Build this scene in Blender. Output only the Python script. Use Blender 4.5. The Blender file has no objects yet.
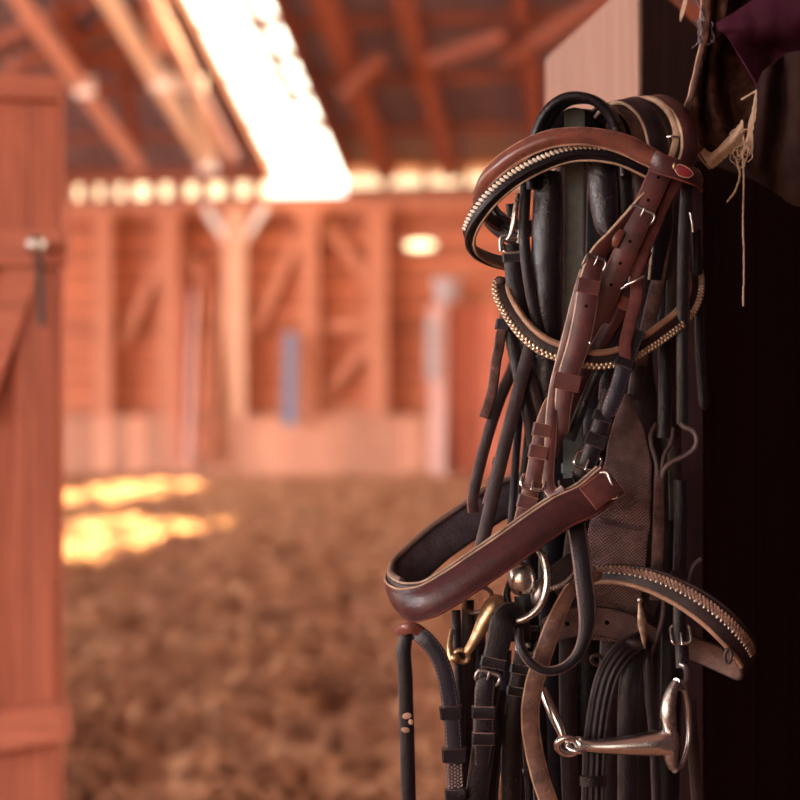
import bpy, bmesh, math, random
from mathutils import Vector, Matrix, noise
random.seed(7)
scene = bpy.context.scene
COL = scene.collection
F = 1666.0            # focal length in px for the 800 px frame
ZC = 1.5              # camera height
D0 = 1.40             # distance of the tack bundle
S = D0 / F            # metres per px there

def srgb(r, g, b):
    f = lambda c: (c/255/12.92) if c/255 <= .04045 else ((c/255+.055)/1.055)**2.4
    return (f(r), f(g), f(b), 1)

def W(px, py, d=0.0):
    Y = D0 + d*S
    return Vector(((px-400)/F*Y, Y, ZC+(400-py)/F*Y))

def AT(px, py, Y):
    return Vector(((px-400)/F*Y, Y, ZC+(400-py)/F*Y))

# ------------------------------------------------------------------ materials
def mat_base(name):
    m = bpy.data.materials.new(name); m.use_nodes = True
    nt = m.node_tree; nt.nodes.clear()
    out = nt.nodes.new('ShaderNodeOutputMaterial')
    p = nt.nodes.new('ShaderNodeBsdfPrincipled')
    nt.links.new(p.outputs[0], out.inputs[0])
    return m, nt, p

def N(nt, t, **kw):
    n = nt.nodes.new(t)
    for k, v in kw.items(): setattr(n, k, v)
    return n

def mathn(nt, op, a, b=None, c=None):
    n = nt.nodes.new('ShaderNodeMath'); n.operation = op
    for i, v in enumerate((a, b, c)):
        if v is None: continue
        if isinstance(v, (int, float)): n.inputs[i].default_value = v
        else: nt.links.new(v, n.inputs[i])
    return n.outputs[0]

def mixc(nt, fac, a, b):
    n = nt.nodes.new('ShaderNodeMix'); n.data_type = 'RGBA'
    if isinstance(fac, (int, float)): n.inputs[0].default_value = fac
    else: nt.links.new(fac, n.inputs[0])
    for i, v in ((6, a), (7, b)):
        if isinstance(v, tuple): n.inputs[i].default_value = v
        else: nt.links.new(v, n.inputs[i])
    return n.outputs[2]

def noise_tex(nt, scale, detail=4, rough=.55, vec=None, dist=0):
    n = nt.nodes.new('ShaderNodeTexNoise')
    n.inputs['Scale'].default_value = scale; n.inputs['Detail'].default_value = detail
    n.inputs['Roughness'].default_value = rough; n.inputs['Distortion'].default_value = dist
    if vec is not None: nt.links.new(vec, n.inputs['Vector'])
    return n.outputs['Fac']

def ramp(nt, fac, stops):
    r = nt.nodes.new('ShaderNodeValToRGB')
    el = r.color_ramp.elements
    while len(el) < len(stops): el.new(.5)
    for e, (pos, c) in zip(el, stops):
        e.position = pos; e.color = c
    nt.links.new(fac, r.inputs[0])
    return r.outputs[0]

def bump(nt, p, h, strength=.3, dist=.001):
    b = nt.nodes.new('ShaderNodeBump')
    b.inputs['Strength'].default_value = strength; b.inputs['Distance'].default_value = dist
    nt.links.new(h, b.inputs['Height']); nt.links.new(b.outputs[0], p.inputs['Normal'])

def leather(name, col, dark=None, rough=.42, stitch=None, wear=None, weara=.5, bumps=.25, grooves=0, spec=.5, sheen=0):
    """leather; UV x = length (px/10), UV y = 0..1 across"""
    m, nt, p = mat_base(name)
    dark = dark or tuple(c*.5 for c in col[:3])+(1,)
    tc = N(nt, 'ShaderNodeTexCoord')
    n1 = noise_tex(nt, 60, 6, .65, tc.outputs['Object'])
    c = ramp(nt, n1, [(.3, dark), (.7, col)])
    if wear:
        n2 = noise_tex(nt, 95, 8, .7, tc.outputs['Object'], .6)
        w = ramp(nt, n2, [(1-weara*.9, (0,0,0,1)), (min(1, 1.12-weara*.9), (1,1,1,1))])
        c = mixc(nt, w, c, wear)
    h = mathn(nt, 'MULTIPLY_ADD', noise_tex(nt, 90, 4, .6, tc.outputs['Object'], .8), 1.3, noise_tex(nt, 420, 5, .6, tc.outputs['Object']))
    uv = N(nt, 'ShaderNodeSeparateXYZ'); nt.links.new(tc.outputs['UV'], uv.inputs[0])
    if stitch:
        v = mathn(nt, 'ABSOLUTE', mathn(nt, 'SUBTRACT', uv.outputs[1], .5))
        band = mathn(nt, 'LESS_THAN', mathn(nt, 'ABSOLUTE', mathn(nt, 'SUBTRACT', v, .40)), .022)
        dash = mathn(nt, 'LESS_THAN', mathn(nt, 'FRACT', mathn(nt, 'MULTIPLY', uv.outputs[0], 2.6)), .62)
        sm = mathn(nt, 'MULTIPLY', band, dash)
        c = mixc(nt, sm, c, stitch)
        h = mathn(nt, 'ADD', h, mathn(nt, 'MULTIPLY', sm, .8))
    if grooves:
        g = mathn(nt, 'SINE', mathn(nt, 'MULTIPLY', uv.outputs[1], 6.2832*grooves))
        h = mathn(nt, 'ADD', mathn(nt, 'MULTIPLY', g, .8), mathn(nt, 'MULTIPLY', h, .4))
    nt.links.new(c, p.inputs['Base Color'])
    rr = ramp(nt, n1, [(.25, (rough+.18,)*3+(1,)), (.75, (max(.12, rough-.08),)*3+(1,))])
    nt.links.new(rr, p.inputs['Roughness'])
    p.inputs['Specular IOR Level'].default_value = spec
    bump(nt, p, h, bumps, .0008)
    return m

def metal(name, col, rough=.25, tarnish=None, amt=.5):
    m, nt, p = mat_base(name)
    tc = N(nt, 'ShaderNodeTexCoord')
    p.inputs['Metallic'].default_value = 1
    p.inputs['Roughness'].default_value = rough
    n1 = noise_tex(nt, 70, 6, .7, tc.outputs['Object'])
    if tarnish:
        c = ramp(nt, n1, [(max(0, amt-.1), tarnish), (min(1, amt+.12), col)])
        rr = ramp(nt, n1, [(max(0, amt-.1), (.6,)*3+(1,)), (min(1, amt+.12), (rough,)*3+(1,))])
        nt.links.new(rr, p.inputs['Roughness'])
    else:
        c = ramp(nt, n1, [(.3, tuple(x*.75 for x in col[:3])+(1,)), (.7, col)])
    nt.links.new(c, p.inputs['Base Color'])
    bump(nt, p, noise_tex(nt, 300, 4, .6, tc.outputs['Object']), .08, .0005)
    return m

def woodmat(name, c1, c2, grain=(14, 14, 1.2), rough=.7, scale=1.0, bumps=.4, dist=.004, plank=None, gapw=.03):
    """plank = (axis index, width) draws board joints as dark gaps with tone per board"""
    m, nt, p = mat_base(name)
    tc = N(nt, 'ShaderNodeTexCoord')
    mp = N(nt, 'ShaderNodeMapping'); mp.inputs['Scale'].default_value = grain
    nt.links.new(tc.outputs['Object'], mp.inputs[0])
    n1 = noise_tex(nt, 2.2*scale, 7, .62, mp.outputs[0], 1.2)
    c = ramp(nt, n1, [(.28, c2), (.72, c1)])
    h = n1
    if plank:
        sp = N(nt, 'ShaderNodeSeparateXYZ'); nt.links.new(tc.outputs['Object'], sp.inputs[0])
        q = mathn(nt, 'DIVIDE', sp.outputs[plank[0]], plank[1])
        fl = mathn(nt, 'FLOOR', q); fr = mathn(nt, 'FRACT', q)
        wn = N(nt, 'ShaderNodeTexWhiteNoise', noise_dimensions='1D'); nt.links.new(fl, wn.inputs['W'])
        tone = mathn(nt, 'ADD', mathn(nt, 'MULTIPLY', wn.outputs[0], .5), .72)
        hsv = N(nt, 'ShaderNodeHueSaturation'); nt.links.new(c, hsv.inputs['Color']); nt.links.new(tone, hsv.inputs['Value'])
        gap = mathn(nt, 'LESS_THAN', fr, gapw)
        c = mixc(nt, gap, hsv.outputs[0], tuple(x*.25 for x in c2[:3])+(1,))
        h = mathn(nt, 'SUBTRACT', h, mathn(nt, 'MULTIPLY', gap, 2))
    nt.links.new(c, p.inputs['Base Color'])
    p.inputs['Roughness'].default_value = rough
    p.inputs['Specular IOR Level'].default_value = .3
    bump(nt, p, h, bumps, dist)
    return m

def plain(name, col, rough=.6, spec=.4, var=.3, scale=40, bumps=.2):
    m, nt, p = mat_base(name)
    tc = N(nt, 'ShaderNodeTexCoord')
    n1 = noise_tex(nt, scale, 5, .6, tc.outputs['Object'])
    c = ramp(nt, n1, [(.3, tuple(x*(1-var) for x in col[:3])+(1,)), (.7, col)])
    nt.links.new(c, p.inputs['Base Color'])
    p.inputs['Roughness'].default_value = rough; p.inputs['Specular IOR Level'].default_value = spec
    bump(nt, p, n1, bumps, .001)
    return m

M = {}
M['brown'] = leather('russet_leather', srgb(104, 56, 50), srgb(64, 33, 32), .38, bumps=.3)
M['brown_st'] = leather('russet_leather_stitched', srgb(100, 54, 50), srgb(62, 32, 32), .40, stitch=srgb(58, 30, 28), bumps=.3)
M['brown_gl'] = leather('russet_leather_polished', srgb(134, 78, 62), srgb(88, 48, 42), .24, bumps=.15)
M['brown_dk'] = leather('oxblood_leather', srgb(84, 42, 42), srgb(50, 24, 26), .32, stitch=srgb(44, 22, 22), bumps=.45)
M['suede'] = leather('rough_out_leather', srgb(112, 62, 56), srgb(70, 36, 34), .8, bumps=.9, spec=.2)
M['raw'] = leather('raw_cut_edge', srgb(180, 136, 110), srgb(122, 84, 66), .7, bumps=.5, spec=.2)
M['cream'] = leather('cream_edge', srgb(200, 170, 142), srgb(140, 108, 86), .6, bumps=.3, spec=.3)
M['rededge'] = leather('dyed_red_edge', srgb(140, 74, 62), srgb(94, 46, 40), .6, bumps=.3)
M['black'] = leather('black_leather', srgb(31, 22, 26), srgb(14, 9, 11), .30, wear=srgb(74, 54, 52), weara=.27, bumps=.5, spec=.4)
M['black_st'] = leather('black_leather_stitched', srgb(34, 25, 30), srgb(16, 11, 13), .30, stitch=srgb(84, 68, 66), bumps=.45, spec=.4)
M['black_gr'] = leather('grooved_black_leather', srgb(46, 33, 36), srgb(24, 16, 18), .42, spec=.4, grooves=4, bumps=.8)
M['blue_bk'] = leather('blue_black_leather', srgb(48, 43, 53), srgb(23, 19, 26), .28, stitch=srgb(104, 98, 102), bumps=.4)
M['pad'] = leather('padded_black_leather', srgb(36, 28, 34), srgb(16, 11, 15), .26, wear=srgb(98, 84, 82), weara=.36, bumps=.6)
M['pad_in'] = leather('black_lining', srgb(56, 48, 52), srgb(30, 25, 28), .5, bumps=.9)
M['pad_nose'] = leather('puffy_lining', srgb(84, 72, 78), srgb(48, 40, 44), .42, bumps=.9)
M['dkbrown'] = leather('dark_brown_leather', srgb(58, 38, 36), srgb(30, 19, 19), .42, wear=srgb(100, 66, 56), weara=.28, spec=.4, bumps=.5)
M['edge_dk'] = leather('dark_leather_edge', srgb(82, 56, 50), srgb(46, 30, 28), .55, bumps=.4)
M['worn'] = leather('worn_tan_leather', srgb(128, 88, 70), srgb(66, 40, 34), .5, wear=srgb(178, 136, 108), weara=.46, bumps=.8)
M['tan'] = leather('tan_leather', srgb(190, 148, 118), srgb(134, 96, 76), .45, bumps=.4)
M['fuzzy'] = leather('scuffed_brown_leather', srgb(112, 80, 70), srgb(48, 34, 32), .8, wear=srgb(150, 112, 96), weara=.4, bumps=1.0, spec=.2)
M['lining'] = leather('grey_brown_lining', srgb(142, 112, 102), srgb(92, 70, 64), .5, bumps=.4)
M['hole'] = plain('hole_dark', srgb(16, 9, 9), .9, .1)
M['badge'] = plain('red_enamel', srgb(122, 36, 40), .35, .5, .2, 90)
M['silver'] = metal('nickel', (.95, .92, .88, 1), .24)
M['silver_t'] = metal('tarnished_nickel', (.70, .64, .58, 1), .26, tarnish=(.20, .12, .08, 1), amt=.42)
M['steel_dk'] = metal('dull_steel', (.46, .42, .40, 1), .36, tarnish=(.16, .11, .09, 1), amt=.40)
M['brass'] = metal('brass', (.74, .52, .30, 1), .42, tarnish=(.42, .26, .14, 1), amt=.45)
M['brass_dk'] = metal('dull_brass', (.52, .36, .25, 1), .45, tarnish=(.26, .17, .12, 1), amt=.5)
M['gold'] = metal('gilt_chain', (.74, .58, .42, 1), .38, tarnish=(.34, .23, .15, 1), amt=.46)
M['bead'] = plain('ivory_beads', srgb(232, 212, 190), .25, .6, .15, 60, .05)
M['rackpaint'] = plain('grey_green_paint', srgb(104, 108, 104), .55, .4, .35, 160, .5)
M['strand'] = plain('jute_strand', srgb(214, 180, 150), .85, .2, .3, 300, .4)
M['braid'] = leather('braided_tan_trim', srgb(150, 110, 88), srgb(84, 56, 46), .5, wear=srgb(196, 160, 134), weara=.3, bumps=.8)
M['felt'] = leather('matted_brown_felt', srgb(92, 58, 46), srgb(14, 8, 8), .95, wear=srgb(150, 104, 76), weara=.22, bumps=1.0, spec=.1)
M['felt_dk'] = plain('dark_felt', srgb(58, 38, 34), .95, .1, .55, 25, .9)
M['maroon'] = plain('maroon_cloth', srgb(66, 18, 38), .75, .2, .35, 20, .4)
M['greyyarn'] = plain('grey_yarn', srgb(128, 118, 128), .9, .2, .3, 300, .4)

def webmat():
    m, nt, p = mat_base('woven_webbing')
    tc = N(nt, 'ShaderNodeTexCoord')
    uv = N(nt, 'ShaderNodeSeparateXYZ'); nt.links.new(tc.outputs['UV'], uv.inputs[0])
    a = mathn(nt, 'SINE', mathn(nt, 'MULTIPLY', uv.outputs[0], 6.2832*3.0))
    b = mathn(nt, 'SINE', mathn(nt, 'MULTIPLY', uv.outputs[1], 6.2832*16))
    w = mathn(nt, 'MULTIPLY', a, b)
    n1 = noise_tex(nt, 45, 5, .6, tc.outputs['Object'])
    c = ramp(nt, n1, [(.3, srgb(124, 88, 84)), (.7, srgb(200, 154, 146))])
    wv = mathn(nt, 'MULTIPLY_ADD', w, .5, .5)
    c2 = mixc(nt, wv, srgb(44, 30, 28), c)
    nt.links.new(c2, p.inputs['Base Color']); p.inputs['Roughness'].default_value = .8
    bump(nt, p, w, .7, .001)
    return m
M['web'] = webmat()

# ------------------------------------------------------------------ objects
def empty(name, loc, label=None, cat=None, group=None):
    o = bpy.data.objects.new(name, None); COL.objects.link(o); o.location = loc
    o.empty_display_size = .02
    if label: o['label'] = label
    if cat: o['category'] = cat
    if group: o['group'] = group
    return o

def origin(o):
    v = Vector((0, 0, 0))
    while o is not None:
        v = v + o.location; o = o.parent
    return v

def link(name, me, parent=None, mats=(), label=None, loc=None):
    o = bpy.data.objects.new(name, me); COL.objects.link(o)
    for m in mats: me.materials.append(m)
    if parent is not None: o.parent = parent
    base = origin(parent) if parent is not None else Vector((0, 0, 0))
    if loc is not None: o.location = Vector(loc)-base; base = Vector(loc)
    me.transform(Matrix.Translation(-base))
    if label: o['label'] = label
    return o

def finish(bm, name, angle=40, smooth=True):
    me = bpy.data.meshes.new(name)
    bmesh.ops.recalc_face_normals(bm, faces=bm.faces)
    bm.to_mesh(me); bm.free()
    if smooth:
        for p in me.polygons: p.use_smooth = True
        me.set_sharp_from_angle(angle=math.radians(angle))
    return me

def catmull(pts, step):
    """pts: list of tuples (equal length); returns resampled list, about `step` apart in the first three"""
    n = len(pts); out = []
    for i in range(n-1):
        p0 = pts[max(i-1, 0)]; p1 = pts[i]; p2 = pts[i+1]; p3 = pts[min(i+2, n-1)]
        L = math.dist(p1[:3], p2[:3]); k = max(1, int(math.ceil(L/step)))
        for j in range(k):
            t = j/k; t2 = t*t; t3 = t2*t
            out.append(tuple(.5*((2*b)+(-a+c)*t+(2*a-5*b+4*c-d)*t2+(-a+3*b-3*c+d)*t3) for a, b, c, d in zip(p0, p1, p2, p3)))
    out.append(tuple(pts[-1]))
    return out

def prof_flat(w, t, hump=0):
    b = min(t*.35, w*.12)
    P = [(-w/2, -t/2+b, 1), (-w/2, t/2-b, 1), (-w/2+b, t/2, 0)]
    if hump:
        for f, h in ((-.40, .02), (-.33, .35), (-.2, .8), (0, 1), (.2, .8), (.33, .35), (.40, .02)):
            P.append((f*w, t/2+hump*h, 0))
    P += [(w/2-b, t/2, 1), (w/2, t/2-b, 1), (w/2, -t/2+b, 1), (w/2-b, -t/2, 2), (-w/2+b, -t/2, 1)]
    return P      # third = material of the segment that starts there

def prof_round(w, t, hump=0):
    k = 14
    return [(-w/2*math.cos(2*math.pi*i/k), t/2*math.sin(2*math.pi*i/k), 0) for i in range(k)]

class Strap: pass

def strap(name, pts, w, t=3.2, mats=('black',), parent=None, hump=0, prof='flat', ref=None, tip=0, start_tip=0,
          off_n=0, off_u=0, step=3.0, label=None, wob=0.0, end_round=True):
    """pts: (px, py, d[, w-scale[, angle deg]]); ref = (x, up, depth) width direction; sizes in px of the bundle plane"""
    full = []
    for p in pts:
        p = tuple(p); full.append((p[0], p[1], p[2], p[3] if len(p) > 3 else 1.0, p[4] if len(p) > 4 else 0.0))
    R = catmull(full, step)
    P = [W(r[0], r[1], r[2]) for r in R]
    n = len(P); fr = []; length = 0
    pu = None
    for i in range(n):
        T = (P[min(i+1, n-1)]-P[max(i-1, 0)]).normalized()
        if ref is not None:
            U = Vector((ref[0], ref[2], ref[1]))
        else:
            U = Vector((0, 1, 0)).cross(T)
            if U.length < .12 and pu is not None: U = pu.copy()
        U = U-T*U.dot(T); U.normalize()
        if ref is None and pu is not None and False: pass
        pu = U.copy()
        ang = R[i][4]
        if ang: U = Matrix.Rotation(math.radians(ang), 3, T) @ U
        Nn = U.cross(T).normalized()
        if i: length += (P[i]-P[i-1]).length/S
        fr.append((P[i], T, U, Nn, R[i][3], length))
    bm = bmesh.new(); uvl = bm.loops.layers.uv.new('UVMap')
    pf = prof_flat if prof == 'flat' else prof_round
    rings = []; L = length
    for i, (p, T, U, Nn, ws, l) in enumerate(fr):
        ww = w*ws
        if tip and l > L-tip: 
            x = (l-(L-tip))/tip; ww *= max(.12, math.sqrt(max(0, 1-x*x*.985)))
        if start_tip and l < start_tip:
            x = 1-l/start_tip; ww *= max(.12, math.sqrt(max(0, 1-x*x*.985)))
        hh = hump
        pr = pf(ww, t if prof == 'flat' else ww*(t/w), hh)
        wo = wob*noise.noise(Vector((l*.05, w, len(name))))
        ring = [bm.verts.new(p+(U*(a+off_u+wo)+Nn*(b+off_n))*S) for a, b, m_ in pr]
        rings.append((ring, pr, ww, l))
    for i in range(n-1):
        r0, pr, w0, l0 = rings[i]; r1, _, w1, l1 = rings[i+1]; k = len(r0)
        for j in range(k):
            q = (j+1) % k
            f = bm.faces.new((r0[j], r0[q], r1[q], r1[j]))
            f.material_index = pr[j][2] if pr[j][2] < len(mats) else 0
            va = pr[j][0]/max(w0, .01)+.5; vb = pr[q][0]/max(w0, .01)+.5
            for lp, (uu, vv) in zip(f.loops, ((l0, va), (l0, vb), (l1, vb), (l1, va))): lp[uvl].uv = (uu*.1, vv)
    for ring, flip in ((rings[0][0], 0), (rings[-1][0], 1)):
        f = bm.faces.new(ring if flip else ring[::-1]); f.material_index = min(1, len(mats)-1)
    me = finish(bm, name, 50)
    s = Strap(); s.fr = fr; s.L = length; s.w = w; s.t = t; s.hump = hump
    s.o = link(name, me, parent, [M[x] for x in mats], label)
    s.off = off_n
    return s

def at(s, f):
    """frame at fraction f of the strap's length"""
    l = f*s.L; fr = s.fr
    for i in range(len(fr)-1):
        if fr[i+1][5] >= l:
            a, b = fr[i], fr[i+1]; k = (l-a[5])/max(1e-6, b[5]-a[5])
            return (a[0].lerp(b[0], k), a[1].lerp(b[1], k).normalized(), a[2].lerp(b[2], k).normalized(), a[3].lerp(b[3], k).normalized(), a[4]+(b[4]-a[4])*k)
    a = fr[-1]; return a[:5]

def near(s, px, py):
    """fraction along the strap nearest to image point px,py"""
    best = min(s.fr, key=lambda r: (400+r[0].x/r[0].y*F-px)**2+(400-(r[0].z-ZC)/r[0].y*F-py)**2)
    return best[5]/s.L

def tube_into(bm, pts, r, closed=False, k=10, mi=0):
    """pts world; r metres or list"""
    n = len(pts); rings = []
    rr = r if isinstance(r, (list, tuple)) else [r]*n
    pv = None
    for i in range(n):
        a = pts[(i-1) % n] if closed else pts[max(i-1, 0)]
        b = pts[(i+1) % n] if closed else pts[min(i+1, n-1)]
        T = (b-a).normalized()
        if pv is None:
            pv = T.orthogonal().normalized()
        pv = (pv-T*pv.dot(T)).normalized(); q = T.cross(pv)
        rings.append([bm.verts.new(pts[i]+(pv*math.cos(2*math.pi*j/k)+q*math.sin(2*math.pi*j/k))*rr[i]) for j in range(k)])
    m = n if closed else n-1
    for i in range(m):
        r0, r1 = rings[i], rings[(i+1) % n]
        sh = 0
        if closed and i == n-1:
            sh = min(range(k), key=lambda s_: sum((r0[j].co-r1[(j+s_) % k].co).length for j in range(k)))
        for j in range(k):
            f = bm.faces.new((r0[j], r0[(j+1) % k], r1[(j+1+sh) % k], r1[(j+sh) % k])); f.material_index = mi
    if not closed:
        bm.faces.new(rings[0][::-1]).material_index = mi; bm.faces.new(rings[-1]).material_index = mi

def rod(name, pts, r, mat, parent, step=2.5, label=None, k=12):
    """round rod along (px,py,d[,radius px])"""
    full = [(p[0], p[1], p[2], p[3] if len(p) > 3 else r) for p in pts]
    R = catmull(full, step)
    bm = bmesh.new(); tube_into(bm, [W(*q[:3]) for q in R], [max(.2, q[3])*S for q in R], False, k)
    return link(name, finish(bm, name, 60), parent, [M[mat]], label)

def ring(name, c, rx, ry, r, mat, parent, rot=0, tilt=0, yaw=0, label=None):
    """closed ring about image point c=(px,py,d), half axes px, turned by rot in the image, then tilted back"""
    c0 = W(*c); pts = []
    Mx = Matrix.Rotation(math.radians(yaw), 3, 'Z') @ Matrix.Rotation(math.radians(tilt), 3, 'X') @ Matrix.Rotation(math.radians(rot), 3, 'Y')
    for i in range(48):
        a = 2*math.pi*i/48
        pts.append(c0+Mx @ Vector((rx*S*math.cos(a), 0, ry*S*math.sin(a))))
    bm = bmesh.new(); tube_into(bm, pts, r*S, True, 12)
    return link(name, finish(bm, name, 60), parent, [M[mat]], label)

def keeper(s, f, ln, mat, thick=1.6, name='keeper', edge='edge_dk', extra=0):
    p, T, U, Nn, ws = at(s, f)
    w = s.w*ws/2+thick+extra; t0 = s.t/2+s.hump*.8+thick
    bm = bmesh.new(); rings = []
    tb = s.t/2+thick
    c = min(1.6, t0*.6)
    prof = [(-w, -tb+c), (-w, t0-c), (-w+c, t0), (w-c, t0), (w, t0-c), (w, -tb+c), (w-c, -tb), (-w+c, -tb)]
    for z, sc in ((-ln/2, .93), (-ln/2+.5, 1.0), (ln/2-.5, 1.0), (ln/2, .93)):
        rings.append([bm.verts.new(p+(T*z+U*a*sc+Nn*(b*sc+s.off))*S) for a, b in prof])
    for i in range(3):
        for j in range(8):
            fc = bm.faces.new((rings[i][j], rings[i][(j+1) % 8], rings[i+1][(j+1) % 8], rings[i+1][j]))
            fc.material_index = 0 if i == 1 else 1
    bm.faces.new(rings[0][::-1]).material_index = 1; bm.faces.new(rings[3]).material_index = 1
    return link(name, finish(bm, name, 35), s.o, [M[mat], M[edge]])

def buckle(s, f, mat='silver', h=15, r=1.5, extra=2.5, prong=True, name='buckle', lift=1.2, parent=None, flip=False):
    p, T, U, Nn, ws = at(s, f)
    w = s.w*ws/2+extra; z = s.t/2+s.hump+lift+s.off
    pts = []; cr = min(4, w*.5, h*.4)
    for cx, cy, a0 in ((w-cr, h/2-cr, 0), (-w+cr, h/2-cr, 90), (-w+cr, -h/2+cr, 180), (w-cr, -h/2+cr, 270)):
        for k in range(5):
            a = math.radians(a0+k*22.5)
            pts.append((cx+cr*math.cos(a), cy+cr*math.sin(a)))
    sg = -1 if flip else 1
    zz = lambda b: z if b*sg > -1 else max(z-1.2*(-b*sg-1), -2.5)     # the far half dips under the strap
    wp = [p+(U*a+T*b+Nn*zz(b))*S for a, b in pts]
    bm = bmesh.new(); tube_into(bm, wp, [r*S*(1.25 if b*sg > h*.3 else 1) for a, b in pts], True, 8)
    if prong:
        tube_into(bm, [p+(T*(-sg*1.5)+Nn*(s.t/2+s.hump+s.off-.5))*S, p+(T*(sg*1)+Nn*(z+.6))*S, p+(T*sg*(h/2+.8)+Nn*(z+1.3))*S], [r*.8*S]*3, False, 8)
    return link(name, finish(bm, name, 60), parent or s.o, [M[mat]])

def hole(s, f, r=1.7):
    p, T, U, Nn, ws = at(s, f)
    z = s.t/2+s.hump*1.0+.25+s.off
    bm = bmesh.new(); k = 12
    a = [bm.verts.new(p+(U*r*math.cos(6.2832*i/k)+T*r*math.sin(6.2832*i/k)+Nn*z)*S) for i in range(k)]
    b = [bm.verts.new(p+(U*r*.9*math.cos(6.2832*i/k)+T*r*.9*math.sin(6.2832*i/k)+Nn*(z-.6))*S) for i in range(k)]
    bm.faces.new(a)
    for i in range(k): bm.faces.new((a[i], a[(i+1) % k], b[(i+1) % k], b[i]))
    return link('punch_hole', finish(bm, 'punch_hole', 30), s.o, [M['hole']])

def beads(s, f0, f1, gap, size, mat, name, off_u, parent=None, skew=0.0, flat=.6, rows=1, rowgap=3, aspect=1.6):
    """row of raised beads riding on a strap, one mesh"""
    bm = bmesh.new(); n = int((f1-f0)*s.L/gap)
    for row in range(rows):
        for i in range(n):
            f = f0+(f1-f0)*(i+.5*(row % 2))/n
            p, T, U, Nn, ws = at(s, min(f, 1))
            c = p+(U*(off_u*ws+row*rowgap)+Nn*(s.t/2+s.hump*.75+size*.25+s.off))*S
            ax = (U+T*skew*(1 if row % 2 == 0 else -1)).normalized(); ay = Nn.cross(ax).normalized()
            mtx = Matrix((ax*size*S*aspect*ws, ay*size*S, Nn*size*S*flat)).transposed().to_4x4()
            mtx.translation = c
            bmesh.ops.create_uvsphere(bm, u_segments=8, v_segments=5, radius=1, matrix=mtx)
    return link(name, finish(bm, name, 80), parent or s.o, [M[mat]])

def blob(name, c, rx, ry, rz, mat, parent, rot=0, label=None, power=2.0, seg=24):
    """ellipsoid-like knob, half sizes px"""
    bm = bmesh.new()
    bmesh.ops.create_uvsphere(bm, u_segments=seg, v_segments=seg//2, radius=1)
    R = Matrix.Rotation(math.radians(rot), 3, 'Y'); c0 = W(*c)
    for v in bm.verts:
        q = v.co.copy()
        if power != 2.0:
            m_ = max(abs(q.x), abs(q.y), abs(q.z)); q = q.lerp(q/m_*.86, power-2)
        v.co = c0+R @ Vector((q.x*rx*S, q.y*rz*S, q.z*ry*S))
    return link(name, finish(bm, name, 60), parent, [M[mat]], label)

# ================================================================== THE RACK
def boxmesh(bm, cx, cy, cz, sx, sy, sz, mi=0, rot=None, bev=0):
    r = bmesh.ops.create_cube(bm, size=1)
    vs = r['verts']
    for v in vs:
        v.co = Vector((v.co.x*sx, v.co.y*sy, v.co.z*sz))
        if rot: v.co = rot @ v.co
        v.co += Vector((cx, cy, cz))
    fs = set(f for v in vs for f in v.link_faces)
    for f in fs: f.material_index = mi
    if bev:
        es = list(set(e for v in vs for e in v.link_edges))
        bmesh.ops.bevel(bm, geom=es, offset=bev, segments=2, affect='EDGES')

rack = empty('bridle_rack', W(576, 140, 60), 'grey green painted bridle rack, its flat upright bar showing between black pads', 'rack')
bm = bmesh.new()
a, b = W(576, 109, 0), W(572, 520, 0)
mid = (a+b)/2
boxmesh(bm, mid.x, mid.y+2.5*S, mid.z, 20*S, 5*S, (a.z-b.z), 0, Matrix.Rotation(.004, 3, 'Y'), .0012)
link('upright_bar', finish(bm, 'upright_bar', 30), rack, [M['rackpaint']])
bm = bmesh.new()
rg = []
for d, dx in ((34, 4), (176, 60)):
    rg.append([bm.verts.new(W(574+dx-4+31*math.cos(math.pi*i/16), 164-57*math.sin(math.pi*i/16)+dx*.12, d)) for i in range(17)])
for i in range(16): bm.faces.new((rg[0][i], rg[0][i+1], rg[1][i+1], rg[1][i]))
bm.faces.new(rg[0]); bm.faces.new(rg[1][::-1]); bm.faces.new((rg[0][16], rg[0][0], rg[1][0], rg[1][16]))
link('half_round_holder', finish(bm, 'half_round_holder', 40), rack, [M['hole']])
bm = bmesh.new(); q = W(573, 470, 0)
boxmesh(bm, q.x, q.y+90*S, q.z, 14*S, 176*S, 10*S)
link('bracket_arm', finish(bm, 'bracket_arm', 30), rack, [M['rackpaint']])

# ================================================================== RUSSET BRIDLE (front)
rb = empty('bridle', W(650, 130, 0), 'russet brown leather bridle with red oval badge and cream-edged padded noseband, frontmost on the rack', 'bridle', None)
crown = strap('crown_strap', [(604, 150, 70), (616, 120, 62), (634, 103, 50), (657, 98, 34), (677, 109, 18), (688, 130, 2), (689, 152, -12), (680, 176, -22)],
              21, 4, ('brown_dk', 'cream', 'suede'), rb, ref=(-.75, -.25, -.55))
strap('crown_lining', [(598, 150, 64), (612, 118, 54), (632, 101, 42), (652, 99, 26), (668, 111, 12), (676, 130, 0), (674, 148, -10), (668, 163, -16)],
      7, 4, ('cream', 'cream'), rb, ref=(-.8, -.3, -.3))
bb = strap('browband', [(697, 181, 0, .9), (696, 176, -22, .9), (687, 171, -40, .95), (668, 166, -50, 1), (650, 157, -53, 1.1), (626, 145, -54, 1.12), (600, 138, -55, 1), (575, 136, -56, .95), (546, 140, -54, .95), (517, 153, -46, .95), (495, 170, -34, .95), (482, 187, -16, .9), (479, 203, 8, .9), (487, 217, 34, .9), (507, 226, 60, .9), (535, 228, 80, .9)],
           19, 3.4, ('brown_gl', 'raw', 'pad_in'), rb, hump=4.5, ref=(-.35, .9, .12))
bm = bmesh.new()
tube_into(bm, [p+(U*-9.6*ws+Nn*1.2)*S for p, T, U, Nn, ws, l in bb.fr[len(bb.fr)//7:]], 1.0*S, False, 8)
link('piping', finish(bm, 'piping', 70), bb.o, [M['raw']])
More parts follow.
